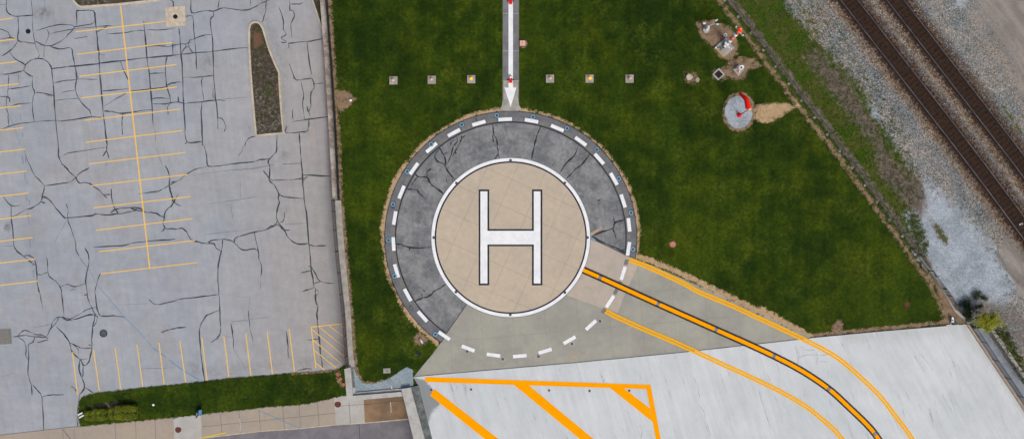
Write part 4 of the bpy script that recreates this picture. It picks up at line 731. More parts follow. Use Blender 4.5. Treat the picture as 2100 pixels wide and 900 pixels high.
# ---- aprons
tl=circ(163.6,24,-1,46)[::-1]
tan=sheet('tan_apron',[(1160,605)]+[]+circ(163.6,20,46,1)+[(1290,525),(1312,534.5),(1310,540),(1286,592),(1266,642)],M['tan_apron'],None,P,.004); tan['kind']='structure'
ap=sheet('apron',[(1160.5,605.4)]+circ(163.6,30,46.2,123.5)+[(957,624),(915,685),(905,701),(886,727),(868,748),(848,773)]+[(848,776),(1188,746),(1400,725),(1666,697),(1663,691),(1600,661),(1540,634),(1470,602),(1400,571),(1340,545),(1312,534.5),(1310,540),(1286,592),(1266,642)],M['apron'],None,P,.003); ap['kind']='structure'
# ---- approach path
path=sheet('path',[(1031,-300),(1065,-300),(1064.5,0),(1063.5,205),(1065,217),(1071,226),(1060,229),(1040,229),(1023,227),(1029,217),(1030.5,205),(1030.8,0)],M['asphalt_strip'],None,P,.011); path['kind']='structure'
sheet('pale_path_end',[(1031,166.5),(1063.6,166.5),(1063.5,205),(1065,217),(1070.5,225.5),(1060,228),(1040,228),(1024,226.5),(1029.5,217),(1030.8,205)],M['conc'],path,P,.015)
for x in (1031.6,1063.4): line('path_edge',[(x,-300),(x,205)],1.6,M['patch_a'],path,P,.019)
for y in (28,105,166): line('path_joint',[(1031,y),(1064,y)],.9,M['conc_light'],path,P,.021)
line('white_line',[(1047.4,-300),(1047.4,180)],9.2,M['white'],path,P,.025)
sheet('arrow_head',[(1034.4,180),(1059.2,180),(1047.2,219.5)],M['white'],path,P,.025)
# ---- roof deck
deckpoly=[(848,772),(1188,742.5),(1400,722),(1662,693),(1800,680),(1985,664.5),(2132,883),(2400,1281),(1100,1281),(975,1281),(884,900),(857,789)]
def deck_attr(X,Y):
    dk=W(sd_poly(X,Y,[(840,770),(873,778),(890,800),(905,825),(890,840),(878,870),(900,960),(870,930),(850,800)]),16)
    dk=np.maximum(dk,.55*W(np.hypot((X-965)*.7,Y-797)-5,18)); dk=np.maximum(dk,.55*W(np.hypot(X-1130,Y-800)-5,16)); dk=np.maximum(dk,.55*W(np.hypot(X-1210,Y-800)-4,18)); dk=np.maximum(dk,.5*W(np.hypot(X-1288,Y-799)-3,10))
    dk=np.maximum(dk,.7*W(np.hypot(X-1330,Y-786)-2,5))
    ed=.75*W(sd_line(X,Y,[(1740,690),(1850,682),(1985,672)])-4,34); ed=np.maximum(ed,.9*W(sd_line(X,Y,[(1985,668),(2130,885),(2300,1130)])-3,14)); ed=np.maximum(ed,.7*W(np.hypot(X-1978,Y-690)-10,34)); return dk,ed
deck=poly_grid('roof_deck',deckpoly,.5,P,.030,deck_attr,M['deck']); deck['kind']='structure'
q=[P(x,y) for x,y in deckpoly]; mb=MB(); mb.prism([(v.x,v.y) for v in q],-.55,.028); mb.build('deck_slab',M['conc'],deck)
line('deck_edge_joint',[(848,772),(1188,742.5),(1400,722),(1662,693)],1.1,M['conc_dark'],deck,P,.034); line('deck_edge_joint',[(1662,692),(1800,679),(1975,664.5)],1.6,M['seal_dark'],deck,P,.034)
for name,pts in (('bay_line',[(872.3,772.3),(1334.4,788.5),(1336,797.5),(1325.8,797.2),(1053,788.4),(871.8,782.4)]),('bay_line',[(1325.8,797.25),(1336,797.5),(1355.3,900),(1430,1290),(1419,1290),(1345,900)]),
    ('bay_stripe',[(1251,794.9),(1279.9,795.8),(1333,837),(1338.2,864)]),('bay_stripe',[(1054,788.5),(1084.5,789.5),(1218,900),(1290.5,960),(1264,960),(1190,900)]),('bay_stripe',[(891,796.7),(881.7,810),(995,900),(1070.5,960),(1100,960),(1023,900)])):
    sheet(name,pts,M['orange'],deck,P,.040)
# taxi lines
cl=[(1196,553.5),(1231,569),(1350,623),(1469,676),(1530,703),(1588,730),(1645,760),(1700,797),(1745,838),(1780,872),(1802,900),(1850,975),(1880,1050)]
tx=sheet('taxi_line_backing',[(0,0),(1,0),(1,1)],M['black_line'],None,P,-5); bpy.data.objects.remove(tx)
tl1=line('taxi_centre_line',cl,14.6,M['black_line'],None,P,.046,5); tl1['kind']='structure'
line('yellow_stripe',cl,7.4,M['orange'],tl1,P,.051,5)
dbl=[(1290,532.5),(1330,547.5),(1400,580),(1435,599),(1500,626),(1567,657),(1633,688),(1683,713),(1717,733),(1748,758),(1783,790),(1810,818),(1837,853),(1860,883),(1873,903),(1910,965),(1940,1030)]
dbl2=[(1242,637),(1262,648),(1317,673),(1383,701),(1440,727),(1483,747),(1540,773),(1600,802),(1653,833),(1687,860),(1710,880),(1729,902),(1770,955),(1800,1000)]
for dd in (dbl,dbl2):
    q=catmull(dd,5); Lf,Rt=ribbon(q,5.6)
    a=line('taxi_edge_line',Lf,4.2,M['taxi_yellow'],None,P,.044); a['kind']='structure'
    b=line('second_stripe',Rt,4.2,M['taxi_yellow'],a,P,.044)
o=cracks('hairline_cracks',[((1400,600),[(1,[(700,400),(780,380),(840,385),(920,378)]),(1,[(690,330),(712,400),(705,440)]),(.9,[(820,360),(828,410),(820,440)]),(.8,[(730,330),(760,350),(820,352)]),(.8,[(840,420),(900,425)]),(.9,[(980,310),(1000,360)]),(1,[(100,690),(125,720),(140,780),(175,880)]),(1,[(70,520),(95,590),(105,650)]),(1,[(470,600),(490,680),(520,770),(540,830)])]),((1050,600),[(.9,[(770,830),(790,815),(800,840),(795,890)]),(.9,[(185,850),(195,890)]),(.9,[(205,765),(218,800)])]),((1740,600),[(1,[(405,385),(430,430),(470,490)]),(1,[(440,370),(480,420),(520,480)]),(1,[(575,620),(600,670),(640,730)]),(.9,[(355,610),(385,680)])])],M['slate_dash'],deck,P,.036,.6); o['kind']='stuff'
# small red/brown surveying marks
for x,y in [(1020,722),(1062,734),(1183,689),(1164,710),(1228,664),(1262,668),(1230,704),(1198,724),(1094,732),(1474,619),(1338,563),(1352,569),(965,714),(956,727)]:
    line('survey_mark',[(x-2.5,y+rng.uniform(-1,1)),(x+2.5,y+rng.uniform(-1,1))],1.2,M['red_mark'],ap,P,.007)
o=sheet('oil_stain',circ(1,10,0,324,0,0),M['conc'],None,P,0); bpy.data.objects.remove(o)
o=sheet('access_plate',[(1169,727),(1183,725.5),(1184,735),(1170,736.5)],M['tanwall'],None,P,.010); tag(o,'small square pale plate set in the grey apron inside the dashed circle','access plate')

# ==================================================================== LIGHTS
def clock(x,y):
    a=(math.degrees(math.atan2(x-CX,CY-y)))%360; h=round(a/30*2)/2; 
    hh=int(h) if int(h)>0 else 12; return ('%d o\'clock'%hh) if h==int(h) else ('half past %d'%hh)
proto=None
peri=[(1019,237),(1093,240),(1163,263.5),(1224,307),(1269,366.5),(1294,436.5),(1298,511),(947,256),(884,296),(835,352),(806,419),(797,492.5),(809,566)]
for x,y in peri+[(893,685)]:
    lb='blue-ringed inset light on the dark asphalt ring at its %s position'%clock(x,y)
    if proto is None:
        proto=thing('perimeter_light',P(x,y,.012),lb,'inset light','blue-ringed lights round the asphalt ring')
        mb=MB(); mb.ring((0,0,0),.14,.285,.035); mb.build('housing',M['blue_ring'],proto)
        mb=MB(); mb.ring((0,0,-.002),.285,.34,.01); mb.build('gasket',M['seal_dark'],proto)
        mb=MB(); mb.cyl((0,0,0),.135,.03,r2=.12); mb.build('lens',M['dark_lens'],proto,)
    else: copy_thing(proto,P(x,y,.012),lb)
t=thing('perimeter_light',P(842.5,632,.012),'dull grey inset light on the lower left of the asphalt ring with no blue','inset light')
mb=MB(); mb.ring((0,0,0),.14,.23,.03); mb.build('housing',M['grey_lid'],t); mb=MB(); mb.cyl((0,0,0),.13,.02); mb.build('lens',M['asphalt_strip'],t)
proto=None
for x,y in [(958,720),(1031,736),(1104,730.5),(1173,704.5),(1230.5,658)]:
    lb='tan-collared inset light in the grey apron near the dashed circle at %s'%clock(x,y)
    if proto is None:
        proto=thing('apron_light',P(x,y,.006),lb,'inset light','tan-collared lights in the apron')
        mb=MB(); mb.ring((0,0,0),.15,.31,.008); mb.build('collar',M['conc'],proto); mb=MB(); mb.cyl((0,0,0),.15,.025,r2=.12); mb.build('lens',M['grey_lid'],proto)
    else: copy_thing(proto,P(x,y,.006),lb)
proto=None
for (x,y),wh in zip([(1047,329),(1158.5,375),(1205,487),(1158.5,599.5),(1046.5,645),(935,598.5),(889.5,487),(936,375.5)],['top','upper right','right','lower right','bottom','lower left','left','upper left']):
    lb='small brown stud light set in the white circle at its %s'%wh
    if proto is None:
        proto=thing('border_light',P(x,y,.024),lb,'inset light','stud lights in the white circle')
        mb=MB(); mb.cyl((0,0,0),.16,.03,r2=.13); mb.build('body',M['grey_lid'],proto); mb=MB(); mb.dome((0,0,.03),.06,.03); mb.build('lens',M['iron'],proto)
    else: copy_thing(proto,P(x,y,.024),lb)
proto=None
for (x,y),wh in zip([(1231,569),(1350,623),(1469,676),(1588,730),(1700,797),(1795,889)],['first','second','third','fourth','fifth','sixth']):
    lb='grey inset light in the thick yellow taxi line, %s one out from the helipad'%wh; a={1795:R(-52),1700:R(-38)}.get(x,R(-24))
    if proto is None:
        proto=thing('centreline_light',P(x,y,.054),lb,'inset light','lights in the taxi centre line',a)
        mb=MB(); mb.box((0,0,0),(.34,.40,.008)); mb.build('patch',M['grey_lid'],proto); mb=MB(); mb.ring((0,0,.008),.05,.15,.02); mb.build('housing',M['blue_ring'],proto); mb=MB(); mb.cyl((0,0,.008),.05,.02); mb.build('lens',M['dark_lens'],proto)
    else: copy_thing(proto,P(x,y,.054),lb,a)
proto=None
for (x,y),wh in zip([(1126,800),(1209,801),(1290.5,800.5),(966,798),(884.5,799)],['in the middle gap of the orange lines','left of the small orange triangle','inside the small orange triangle','between the first two thick orange stripes','at the tip of the leftmost orange stripe']):
    lb='dark red stub light on the deck %s'%wh
    if proto is None:
        proto=thing('deck_light',P(x,y,.033),lb,'deck light','stub lights on the white deck')
        mb=MB(); mb.cyl((0,0,0),.13,.02); mb.build('base',M['grey_lid'],proto); mb=MB(); mb.dome((0,0,.02),.08,.12); mb.build('lens',plain('dark_red_lens',C(176,60,60)),proto)
    else: copy_thing(proto,P(x,y,.033),lb)
# seven approach lights: row in the lawn
def row_light(x,y,lb,kind,pad=8.2,rz=0):
    t=thing('approach_light',P(x,y,0),lb,'ground light','lights on square concrete bases in the lawn',rz)
    mb=MB(); a=pad*S; mb.box((0,0,-.1),(2*a,2*a,.16)); mb.build('concrete_base',M['conc'],t)
    mb=MB(); mb.cyl((0,0,.06),.14,.05); mb.cyl((0,0,.11),.05,.22); mb.build('stem',M['pink_stem'],t)
    mb=MB(); mb.cyl((0,0,.33),.15,.05,r2=.17); mb.dome((0,0,.38),.17,.14); mb.build('lens',M['lamp_amber' if kind=='a' else 'salmon'],t); return t
a=row_light(807,165.5,'pale pink ground light on a square base, leftmost of the lawn row','p')
copy_thing(a,P(885.5,164.3),'pale pink ground light on a square base, middle one left of the white arrow')
b=row_light(966.5,163,'lit orange ground light on a square base just left of the white arrow','a')
copy_thing(a,P(1128,162),'pale pink ground light on a square base, first one right of the white arrow')
copy_thing(b,P(1209,162),'lit orange ground light on a square base right of the white arrow')
copy_thing(a,P(1291,162),'pale pink ground light on a square base, last of the row towards the weather gear')
for y,lb in ((166,'red block light with a round steel head on the white line above the arrow head'),(5,'red block light on the white line at the top edge of the photo')):
    t=thing('lead_in_light',P(1047.4,y,.03),lb,'guide light','red block lights on the white line')
    mb=MB(); mb.box((0,0,0),(.36,.52,.22),taper=.9); mb.build('housing',M['red'],t); mb=MB(); mb.cyl((0,.36,0),.17,.3); mb.build('head',M['metal'],t)
    mb=MB(); mb.dome((0,.36,.3),.13,.08); mb.build('lens',M['gloss_white'],t); mb=MB(); mb.box((-.3,.1,0),(.2,.1,.08)); mb.box((.3,.1,0),(.2,.1,.08)); mb.build('bracket',M['dark_metal'],t)
t=thing('junction_box',P(1071.5,90),'pink square box on bare soil beside the path with the white line','junction box')
mb=MB(); mb.box((0,0,-.05),(.58,.5,.30),taper=.96); mb.build('body',M['salmon'],t); mb=MB(); mb.box((0,0,.25),(.62,.54,.04)); mb.build('lid',M['salmon'],t); mb=MB(); mb.tube([(-.1,0,.3),(-.1,0,.33),(.1,0,.33),(.1,0,.3)],.012); mb.build('handle',M['dark_metal'],t)
disc_thing('valve_cover',P(1379.5,501,.03),'round faded red cover alone in the middle of the lawn','valve cover',.36,'pink_stem','brick')
disc_thing('valve_cover',P(1860,624.5,.03),'dark red round cover in the lawn near the far corner of the white deck','valve cover',.30,'iron','iron')
t=thing('sprinkler_head',P(720,206.5),'small white cap on bare soil beside the left wall','pipe cap'); mb=MB(); mb.cyl((0,0,0),.12,.25); mb.build('pipe',M['conc_light'],t); mb=MB(); mb.dome((0,0,.25),.15,.08); mb.build('cap',M['gloss_white'],t)
t=thing('utility_lid',P(793.5,759.5,.01),'grey rectangular lid in the lawn above the blue gravel','utility lid'); mb=MB(); mb.box((0,0,0),(.80,.56,.05),.05); mb.build('lid',M['conc'],t); mb=MB(); mb.box((0,0,.05),(.25,.05,.015)); mb.build('handle',M['dark_metal'],t)
t=thing('small_white_pipe',P(864,698),'short white plastic pipe stub lying on bare soil below the asphalt ring','pipe',rz=R(-60)); mb=MB(); mb.tube([(-.28,0,.09),(.28,0,.09)],.09,12); mb.build('pipe',M['gloss_white'],t,True); mb=MB(); mb.tube([(.24,0,.09),(.32,0,.09)],.12,12); mb.build('collar',M['gloss_white'],t,True)
t=thing('black_grate',P(858.5,723.5),'dark slot-shaped grate in the lawn beside the grey apron','grate',rz=R(-30)); mb=MB(); mb.box((0,0,0),(.75,.32,.05)); mb.build('frame',M['black'],t); mb=MB()
for k in range(6): mb.box((-.3+k*.12,0,.05),(.03,.26,.015))
mb.build('bars',M['dark_metal'],t)

# ==================================================================== WEATHER GEAR
def PL(base,px,py,z): return P(px,py,z)-base
base=P(1488,94,0); t=thing('obstruction_mast',base,'orange and white banded mast with a lit red lamp on a square concrete pad','mast')
q=[P(1487.5,78.3),P(1505.8,100),P(1483.3,118.3),P(1465.8,97.5)]; mb=MB(base); mb.prism([(v.x,v.y) for v in q],-.1,.18); mb.build('concrete_pad',M['conc'],t)
p0=P(1489.5,92,.18); p1=P(1517.3,62,5.0); n=5
for i in range(n):
    a=p0.lerp(p1,i/n); b_=p0.lerp(p1,(i+1)/n); mb=MB(base); mb.tube([a,b_],.25-.008*i,12,r1=.25-.008*(i+1)); mb.build('mast_band',M['gloss_white' if i%2 else 'orange_band'] if i else M['gloss_white'],t,True)
mb=MB(base); mb.cyl(p1,.20,.10); mb.build('lamp_base',M['red'],t)
mb=MB(base); mb.dome(p1+Vector((0,0,.10)),.15,.24); l_=mb.build('lamp',M['lamp_red'],t,True); mb=MB(base); mb.dome(p1+Vector((.0,0,.34)),.07,.08); mb.build('lamp_core',M['lamp_hot'],l_)
l_.children[0].location=(0,0,0)
for (a,b_,z) in (((1508.8,56.5),(1522.5,73.5),4.7),((1486.7,88.5),(1498.5,101.5),1.0)):
    mb=MB(base); mb.tube([P(a[0],a[1],z),P(b_[0],b_[1],z)],.04 if z>2 else .08); mb.build('cross_arm',M['gloss_white'],t)
    for c in (a,b_):
        mb=MB(base); mb.cyl(P(c[0],c[1],z-.05),.09,.28,12,.06); mb.build('arm_end',M['gloss_white'],t)
mb=MB(base); mb.box(P(1486.5,96.5,.18),(.42,.36,.5),R(40)); mb.build('control_box',M['gloss_white'],t)
mb=MB(base); mb.tube([P(1466.5,98,.22),P(1475,108,.25),P(1483,117,.22)],.07); mb.build('conduit',M['pipe_yellow'],t)
mb=MB(base); mb.tube([P(1469,98.5,.2),P(1484,97.5,.5)],.035); mb.tube([P(1476,103.5,.2),P(1485,97.5,.5)],.035); mb.build('dark_tube',M['dark_metal'],t)  # two thin dark tubes from the pad edge to the control box
mb=MB(base); mb.dome(P(1467.5,98.5,.18),.13,.2); mb.build('vent_cap',M['gloss_white'],t)
base=P(1482.8,76.5); t=thing('sensor_bollard',base,'short bollard with a white ring head standing behind the banded mast','sensor post'); mb=MB(); mb.cyl((0,0,0),.05,.8); mb.build('post',M['metal'],t); mb=MB(); mb.ring((0,0,.8),.09,.19,.08); mb.build('ring_head',M['gloss_white'],t); mb=MB(); mb.cyl((0,0,.8),.08,.05); mb.build('eye',M['dark_lens'],t)
base=P(1447.5,62); t=thing('weather_sensor',base,'white forward-arm weather sensor with three small heads on a round base','weather sensor')
mb=MB(); mb.cyl((0,0,-.05),.36,.25,24); mb.build('round_base',M['conc_light'],t); mb=MB(base); mb.cyl(base+Vector((.02,.04,.2)),.2,.7,16,.16); mb.build('pedestal',M['gloss_white'],t)
z=1.3; mb=MB(base); mb.tube([base+Vector((.02,.04,.8)),P(1449,54.5,z)],.07); mb.tube([P(1449,54.5,z),P(1466,49.5,z)],.045); mb.tube([P(1466.5,52.5,z),P(1466,46,z)],.03); mb.tube([P(1446,55.5,z),P(1444.5,50,z)],.035); mb.tube([P(1466,46,z),P(1468.5,43.5,z)],.03); mb.build('arm',M['metal'],t)
for px,py,rz in ((1468.7,43,R(35)),(1470.8,51,R(-5)),(1443.7,49,R(-5))):
    mb=MB(base); mb.box(P(px,py,z-.08),(.30,.15,.16),rz); mb.build('sensor_head',M['gloss_white'],t)
base=P(1514,146); t=thing('visibility_sensor',base,'white round-headed instrument with a dark lens on a small tilted square pad','weather instrument')
q=[P(1515.8,132.5),P(1525.3,145),P(1513.3,156.7),P(1502,143.3)]; mb=MB(base); mb.prism([(v.x,v.y) for v in q],-.1,.16); mb.build('concrete_pad',M['conc'],t)
mb=MB(base); mb.tube([P(1507.5,143,.2),P(1514,141.5,.5),P(1519,140,.9)],.06); mb.tube([P(1515,150,.2),P(1517,145.5,.5),P(1519,140,.9)],.06); mb.build('leg_frame',M['gloss_white'],t)
mb=MB(base); mb.box(P(1514.5,144,.4),(.3,.16,.1),R(-40)); mb.build('bracket',M['orange_band'],t)
mb=MB(base); mb.cyl(P(1520,139.3,.7),.14,.35,16,.22); h_=mb.build('head',M['gloss_white'],t); mb=MB(base); mb.ring(P(1520,139.3,1.05),.13,.23,.06); mb.build('hood',M['gloss_white'],t); mb=MB(base); mb.cyl(P(1520,139.3,1.04),.125,.03); mb.build('lens',M['dark_lens'],t)
base=P(1473.5,153); t=thing('square_pit',base,'square pit with a dark brown grating inside a pale concrete frame','drain pit',rz=R(43)); mb=MB()
for a,b_,c,d_ in ((0,.42,1.0,.14),(0,-.42,1.0,.14)): mb.box((a,b_,-.05),(c,d_,.12))
for a in (-.43,.43): mb.box((a,0,-.05),(.14,.70,.12))
mb.build('frame',M['conc_light'],t); mb=MB(); mb.box((0,0,-.05),(.72,.70,.07)); mb.build('grating',M['pit'],t); mb=MB(); mb.box((0,0,.02),(.05,.70,.02)); mb.build('centre_bar',M['black'],t)
base=P(1412.3,159.3); t=thing('drum_light',base,'squat pale drum with a thin bar across it, left of the square pit','drum'); mb=MB(); mb.cyl((0,0,-.05),.33,.3,24); mb.build('drum',M['kerb'],t); mb=MB(base); mb.tube([P(1411.5,151.5,.35),P(1420.5,161,.35)],.05); mb.build('bar',M['kerb'],t); mb=MB(base); mb.box(P(1418.5,158.5,-.05),(.1,.1,.35)); mb.build('bracket',M['kerb'],t)
mb=MB(); vs=[]
for k in range(26):
    a=k*2.4; mb.box((.22*math.cos(a)*(k/26),.26*math.sin(a)*(k/26),0),(.12,.1,.1+.05*(k%3)),a)
o=mb.build('rubble_heap',M['kerb']); o.location=P(1430,164.5); tag(o,'little heap of pale rubble beside the squat drum','rubble')
# windsock
base=P(1515.5,236.5); t=thing('windsock',base,'red windsock hanging from a thin red pole in a round gravel bed','windsock'); zt=3.6; top=P(1537.5,224,zt)
mb=MB(base); mb.cyl(base,.26,.12,20); mb.cyl(base+Vector((0,0,.12)),.13,.5,16); mb.build('pole_base',M['red'],t)
mb=MB(base); mb.tube([base+Vector((0,0,.3)),top],.075,10,r1=.035); mb.build('pole',M['red'],t)
pts=[P(1534.8,222.3,zt-.05),P(1533,214,zt-.1),P(1530.5,205,zt-.25),P(1526.5,200,zt-.45),P(1521,195.5,zt-.75),P(1516.3,191.5,zt-1.0)]; q=catmull([tuple(p) for p in pts],3)
mb=MB(base); seg=14; vs=[];fs=[]
for i,p in enumerate(q):
    p=Vector(p); d=(Vector(q[min(i+1,len(q)-1)])-Vector(q[max(i-1,0)])).normalized(); u=d.cross(Vector((0,0,1))).normalized(); w_=d.cross(u); rr=.31-.17*(i/(len(q)-1))
    vs+=[p+u*rr*math.cos(2*math.pi*k/seg)+w_*rr*.9*math.sin(2*math.pi*k/seg) for k in range(seg)]
for i in range(len(q)-1):
    for k in range(seg): fs.append((i*seg+k,i*seg+(k+1)%seg,(i+1)*seg+(k+1)%seg,(i+1)*seg+k))
mb.add(vs,fs); mb.build('sock',M['fabric'],t,True)
mb=MB(base); c=P(1535.3,223.4,zt-.05); mb.tube([c+Vector((.28*math.cos(a*.45),.0,.28*math.sin(a*.45))) for a in range(15)],.02,6); mb.tube([top,c],.03); mb.build('hoop',M['dark_metal'],t)
mb=MB(base); mb.cyl(top,.10,.12,12); mb.dome(top+Vector((0,0,.12)),.10,.1); mb.build('lamp',M['lamp_amber'],t)

# ==================================================================== FENCES AND WALLS
def railing(name,pts,h,label,zf,post=.05,pick=.14,mat='dark_metal',pm='dark_metal',posts=None,footing=None,pr=.014,cat='railing',lean=0):
    """pts: photo points on the ground; posts at pts (or given)"""
    W_=[P(x,y,zf) for x,y in pts]; base=W_[0]; t=thing(name,base,label,cat)
    pp=[P(x,y,zf) for x,y in (posts or pts)]
    for p in pp:
        mb=MB(base); mb.cyl(p,post,h+.05,8); po=mb.build('post',M[pm],t)
        if footing:
            mb=MB(base); mb.cyl(p-Vector((0,0,.05)),footing,.09,14); mb.build('footing',M['conc_light'],po)
    mb=MB(base); mb.tube([p+Vector((0,0,h)) for p in W_],.03,6); mb.tube([p+Vector((0,0,.12)) for p in W_],.022,6); mb.build('rails',M[mat],t)
    mb=MB(base)
    for a,b_ in zip(W_[:-1],W_[1:]):
        Ld=(b_-a).length; n=max(1,int(Ld/pick))
        for k in range(n):
            p=a.lerp(b_,(k+.5)/n); mb.box(p+Vector((0,0,.12)),(pr*2,pr*2,h-.12))
    mb.build('pickets',M[mat],t); return t
# left upper wall and fence
def wall(name,Lp,Rp,zt,zb,mat,label,extra=None):
    a=[P(x,y,zt) for x,y in Lp]; b_=[P(x,y,zt) for x,y in Rp]; pts=[(v.x,v.y) for v in a]+[(v.x,v.y) for v in b_[::-1]]
    c=a[0]; mb=MB((c.x,c.y,0)); mb.prism(pts,zb,zt); o=mb.build(name,M[mat]); tag(o,label,'wall'); return o
lowz=lambda x,y: lotz(y)-.4
wall('retaining_wall',[(600,-1200)]+wall_L,[(612,-1200)]+wall_R,.06,lowz,'wall_stain','stained brown concrete wall top between the car park and the upper lawn')
wall('retaining_wall',wall2_L,wall2_R,.09,lowz,'conc','pale grey concrete wall top beside the lower half of the car park')
railing('picket_fence',[(659,-200),(672,0),(681,120),(690,260),(697,408)],1.0,'dark steel picket fence along the top of the stained brown wall',.0,posts=[(672+25*k/9.,k*45.5) for k in range(10)],pick=.11,pr=.022,cat='fence')
railing('picket_fence',[(685.5,411),(689.5,471),(695.5,540),(706.5,640),(712.5,728),(715,748)],1.15,'dark and rusty railing along the pale wall down to its concrete corner',.09,posts=[(685.5,411),(687,434),(689.5,472),(693,515),(697.5,558),(702,602),(707,644),(710,686),(712.5,728)],mat='rust_metal',pick=.17,pr=.02,cat='fence',post=.06)
# corner parapets
def parapet(name,pts,zt,mat,label,zb=lowz,cat='wall'):
    q=[P(x,y,zt) for x,y in pts]; c=q[0]; mb=MB((c.x,c.y,0)); mb.prism([(v.x,v.y) for v in q],zb,zt); o=mb.build(name,M[mat]); tag(o,label,cat); return o
parapet('parapet_wall',[(706,756.5),(719,752.5),(723.5,811),(823,803),(826.5,812),(716,821.5),(711,814)],.35,'conc_light','L-shaped pale concrete parapet round the blue gravel corner')
parapet('inner_ledge',[(720,794.5),(728,793.5),(728.3,804.5),(822.5,796.2),(845,793.5),(846,798),(823,802.6),(724,810.5)],.12,'conc_light','low pale ledge between the blue gravel and the L-shaped parapet',cat='ledge')
parapet('parapet_wall',[(823,797),(842,794),(871,900),(962,1285),(939,1285),(848,900)],.45,'conc_light','wide pale parapet between the street below and the white deck')
parapet('deck_kerb',[(843.5,793.5),(858,789.5),(886,900),(977,1285),(963,1285),(872,900)],.16,'conc_dark','dark stained concrete ledge between the wide parapet and the white deck',zb=-.5,cat='ledge')
# gravel corner bits
t=thing('marker_stake',P(804.5,799,.12),'thin white and red marker stake by the inner ledge over the blue gravel','stake'); mb=MB(); mb.tube([(0,0,0),(-.12,.75,.5)],.03); mb.build('rod',M['gloss_white'],t); mb=MB(); mb.cyl((0,0,-.02),.1,.08); mb.build('foot',M['red_mark'],t); mb=MB(); mb.box((-.12,.78,.45),(.08,.22,.08)); mb.build('flag',M['pink_stem'],t)
o=sheet('dark_channel',[(720,754),(724.5,753),(728,793),(720.5,794)],M['conc_dark'],None,P,.05); tag(o,'narrow dark drainage channel inside the upright arm of the L-shaped parapet','channel')
for i,(x,y) in enumerate([(693,765.5),(699,776),(705,787)]):
    c=L(x,y,.09); t=thing('paver_block',c,'red paver block in the verge by the concrete corner, %s of three'%['topmost','middle one','lowest'][i],'paver','red paver blocks by the wall corner',R(25 if i==0 else 38 if i==1 else 8)); mb=MB(); mb.box((0,0,0),(.36,.36,.12)); o=mb.build('block',M['brick'],t); bpy.context.view_layer.update()
# right fence
railing('chain_link_fence',fence_line,1.1,'light wire fence with white post footings between the lawn and the railway',0.,post=.022,pick=.28,mat='dark_metal',pm='dark_metal',footing=.15,pr=.006,cat='fence')
wall('low_wall',[(1884,527),(1905,555),(1931,592),(1958,638),(1985,664)],[(1887,525),(1908,553.5),(1935,590),(1962,635),(1990,662)],.10,-1.5,'conc_light','thin pale kerb wall under the dark railing by the white gravel')
railing('guard_railing',[(1880,521),(1904,554.4),(1931,591),(1941.5,605),(1960,636)],.95,'dark picket railing beside the white gravel at the lawn corner',.1,pick=.16,pr=.014,posts=[(1880,521),(1904,554.4),(1931,591),(1941.5,605)],post=.04)
# deck right parapet, walkway
wall('deck_parapet',[(1983,665),(2100,840),(2400,1289)],[(1988,664.5),(2105,838),(2405,1287)],.22,-3.5,'tanwall','thin tan parapet on the railway side of the white deck')
railing('guard_railing',[(1988,664.5),(2012,700),(2036,736.5),(2061,773),(2086,810),(2111,847),(2160,920)],1.0,'dark picket railing on the tan parapet of the white deck',.22,pick=.13,pr=.016,posts=[(2012,700),(2036,736.5),(2061,773),(2086,810),(2111,847)],post=.05)
o=sheet('walkway',[(1985,655),(2034,660),(2110,778),(2450,1280),(2395,1290),(2096,840)],M['walk'],None,P,-.75); o['kind']='structure'
wall('walkway_wall',[(2028,672),(2102,779),(2300,1068),(2440,1270)],[(2034,669),(2108,775),(2306,1064),(2446,1266)],.08,-1.2,'conc','pale concrete wall on the outer side of the sunken walkway')
wall('walkway_end_wall',[(1988,663),(2030,672)],[(1990,657),(2034,667)],.02,-1.2,'conc_dark','short dark wall closing the top of the sunken walkway under the yellow-green tree')
# small barricade
base=P(1953,665,.03); t=thing('barricade',base,'small white A-frame with a dark teal panel and two white discs on the deck edge','barricade'); mb=MB(base); mb.tube([P(1941,666.5,.06),P(1966,665,.06)],.045); mb.tube([P(1953,650,.5),P(1962,665,.1)],.05); mb.tube([P(1952.5,650,.5),P(1950,665,.1)],.03); mb.build('frame',M['gloss_white'],t)
mb=MB(base); mb.prism([(v.x,v.y) for v in (P(1953,650),P(1960,664.5),P(1950.5,665))],.05,.40); mb.build('panel',M['teal'],t)
for px,py in ((1953.5,652.5),(1953.7,659)):
    mb=MB(base); mb.cyl(P(px,py,.40),.12,.06,16); mb.build('disc',M['gloss_white'],t)
# verge signs
base=L(405,850,.08); t=thing('sign_board',base,'blue board beside a black folding panel at the edge of the verge and sidewalk','sign board')
def LZ(px,py,h):
    v=L(px,py); k=1-(h)/(H-v.z); return Vector((v.x*k,v.y*k,v.z+h))
mb=MB(base); vs=[LZ(407,841,.75),LZ(413.5,839.5,.8),LZ(413.5,850.5,.12),LZ(407.5,849.5,.1)]; mb.add(vs+[v-Vector((0,0,.04)) for v in vs],[(0,1,2,3),(7,6,5,4),(0,4,5,1),(1,5,6,2),(2,6,7,3),(3,7,4,0)]); mb.build('blue_panel',M['panel_blue'],t)
mb=MB(base); vs=[LZ(400.5,844.5,.6),LZ(406,841,.75),LZ(407.5,850,.12),LZ(402.5,857,.1)]; mb.add(vs+[v-Vector((0,0,.04)) for v in vs],[(0,1,2,3),(7,6,5,4),(0,4,5,1),(1,5,6,2),(2,6,7,3),(3,7,4,0)]); mb.build('black_panel',M['black'],t)
mb=MB(base); vs=[LZ(402.5,847,.62),LZ(404.5,845.5,.70),LZ(405,850,.3),LZ(403.2,852.5,.25)]; mb.add(vs,[(0,1,2,3)]); mb.build('panel_sheen',M['slate_dash'],t)
mb=MB(base)
for px,py in ((407.2,849.8),(402.7,856)): mb.cyl(LZ(px,py,-.02),.025,.2,8)
mb.build('legs',M['dark_metal'],t)
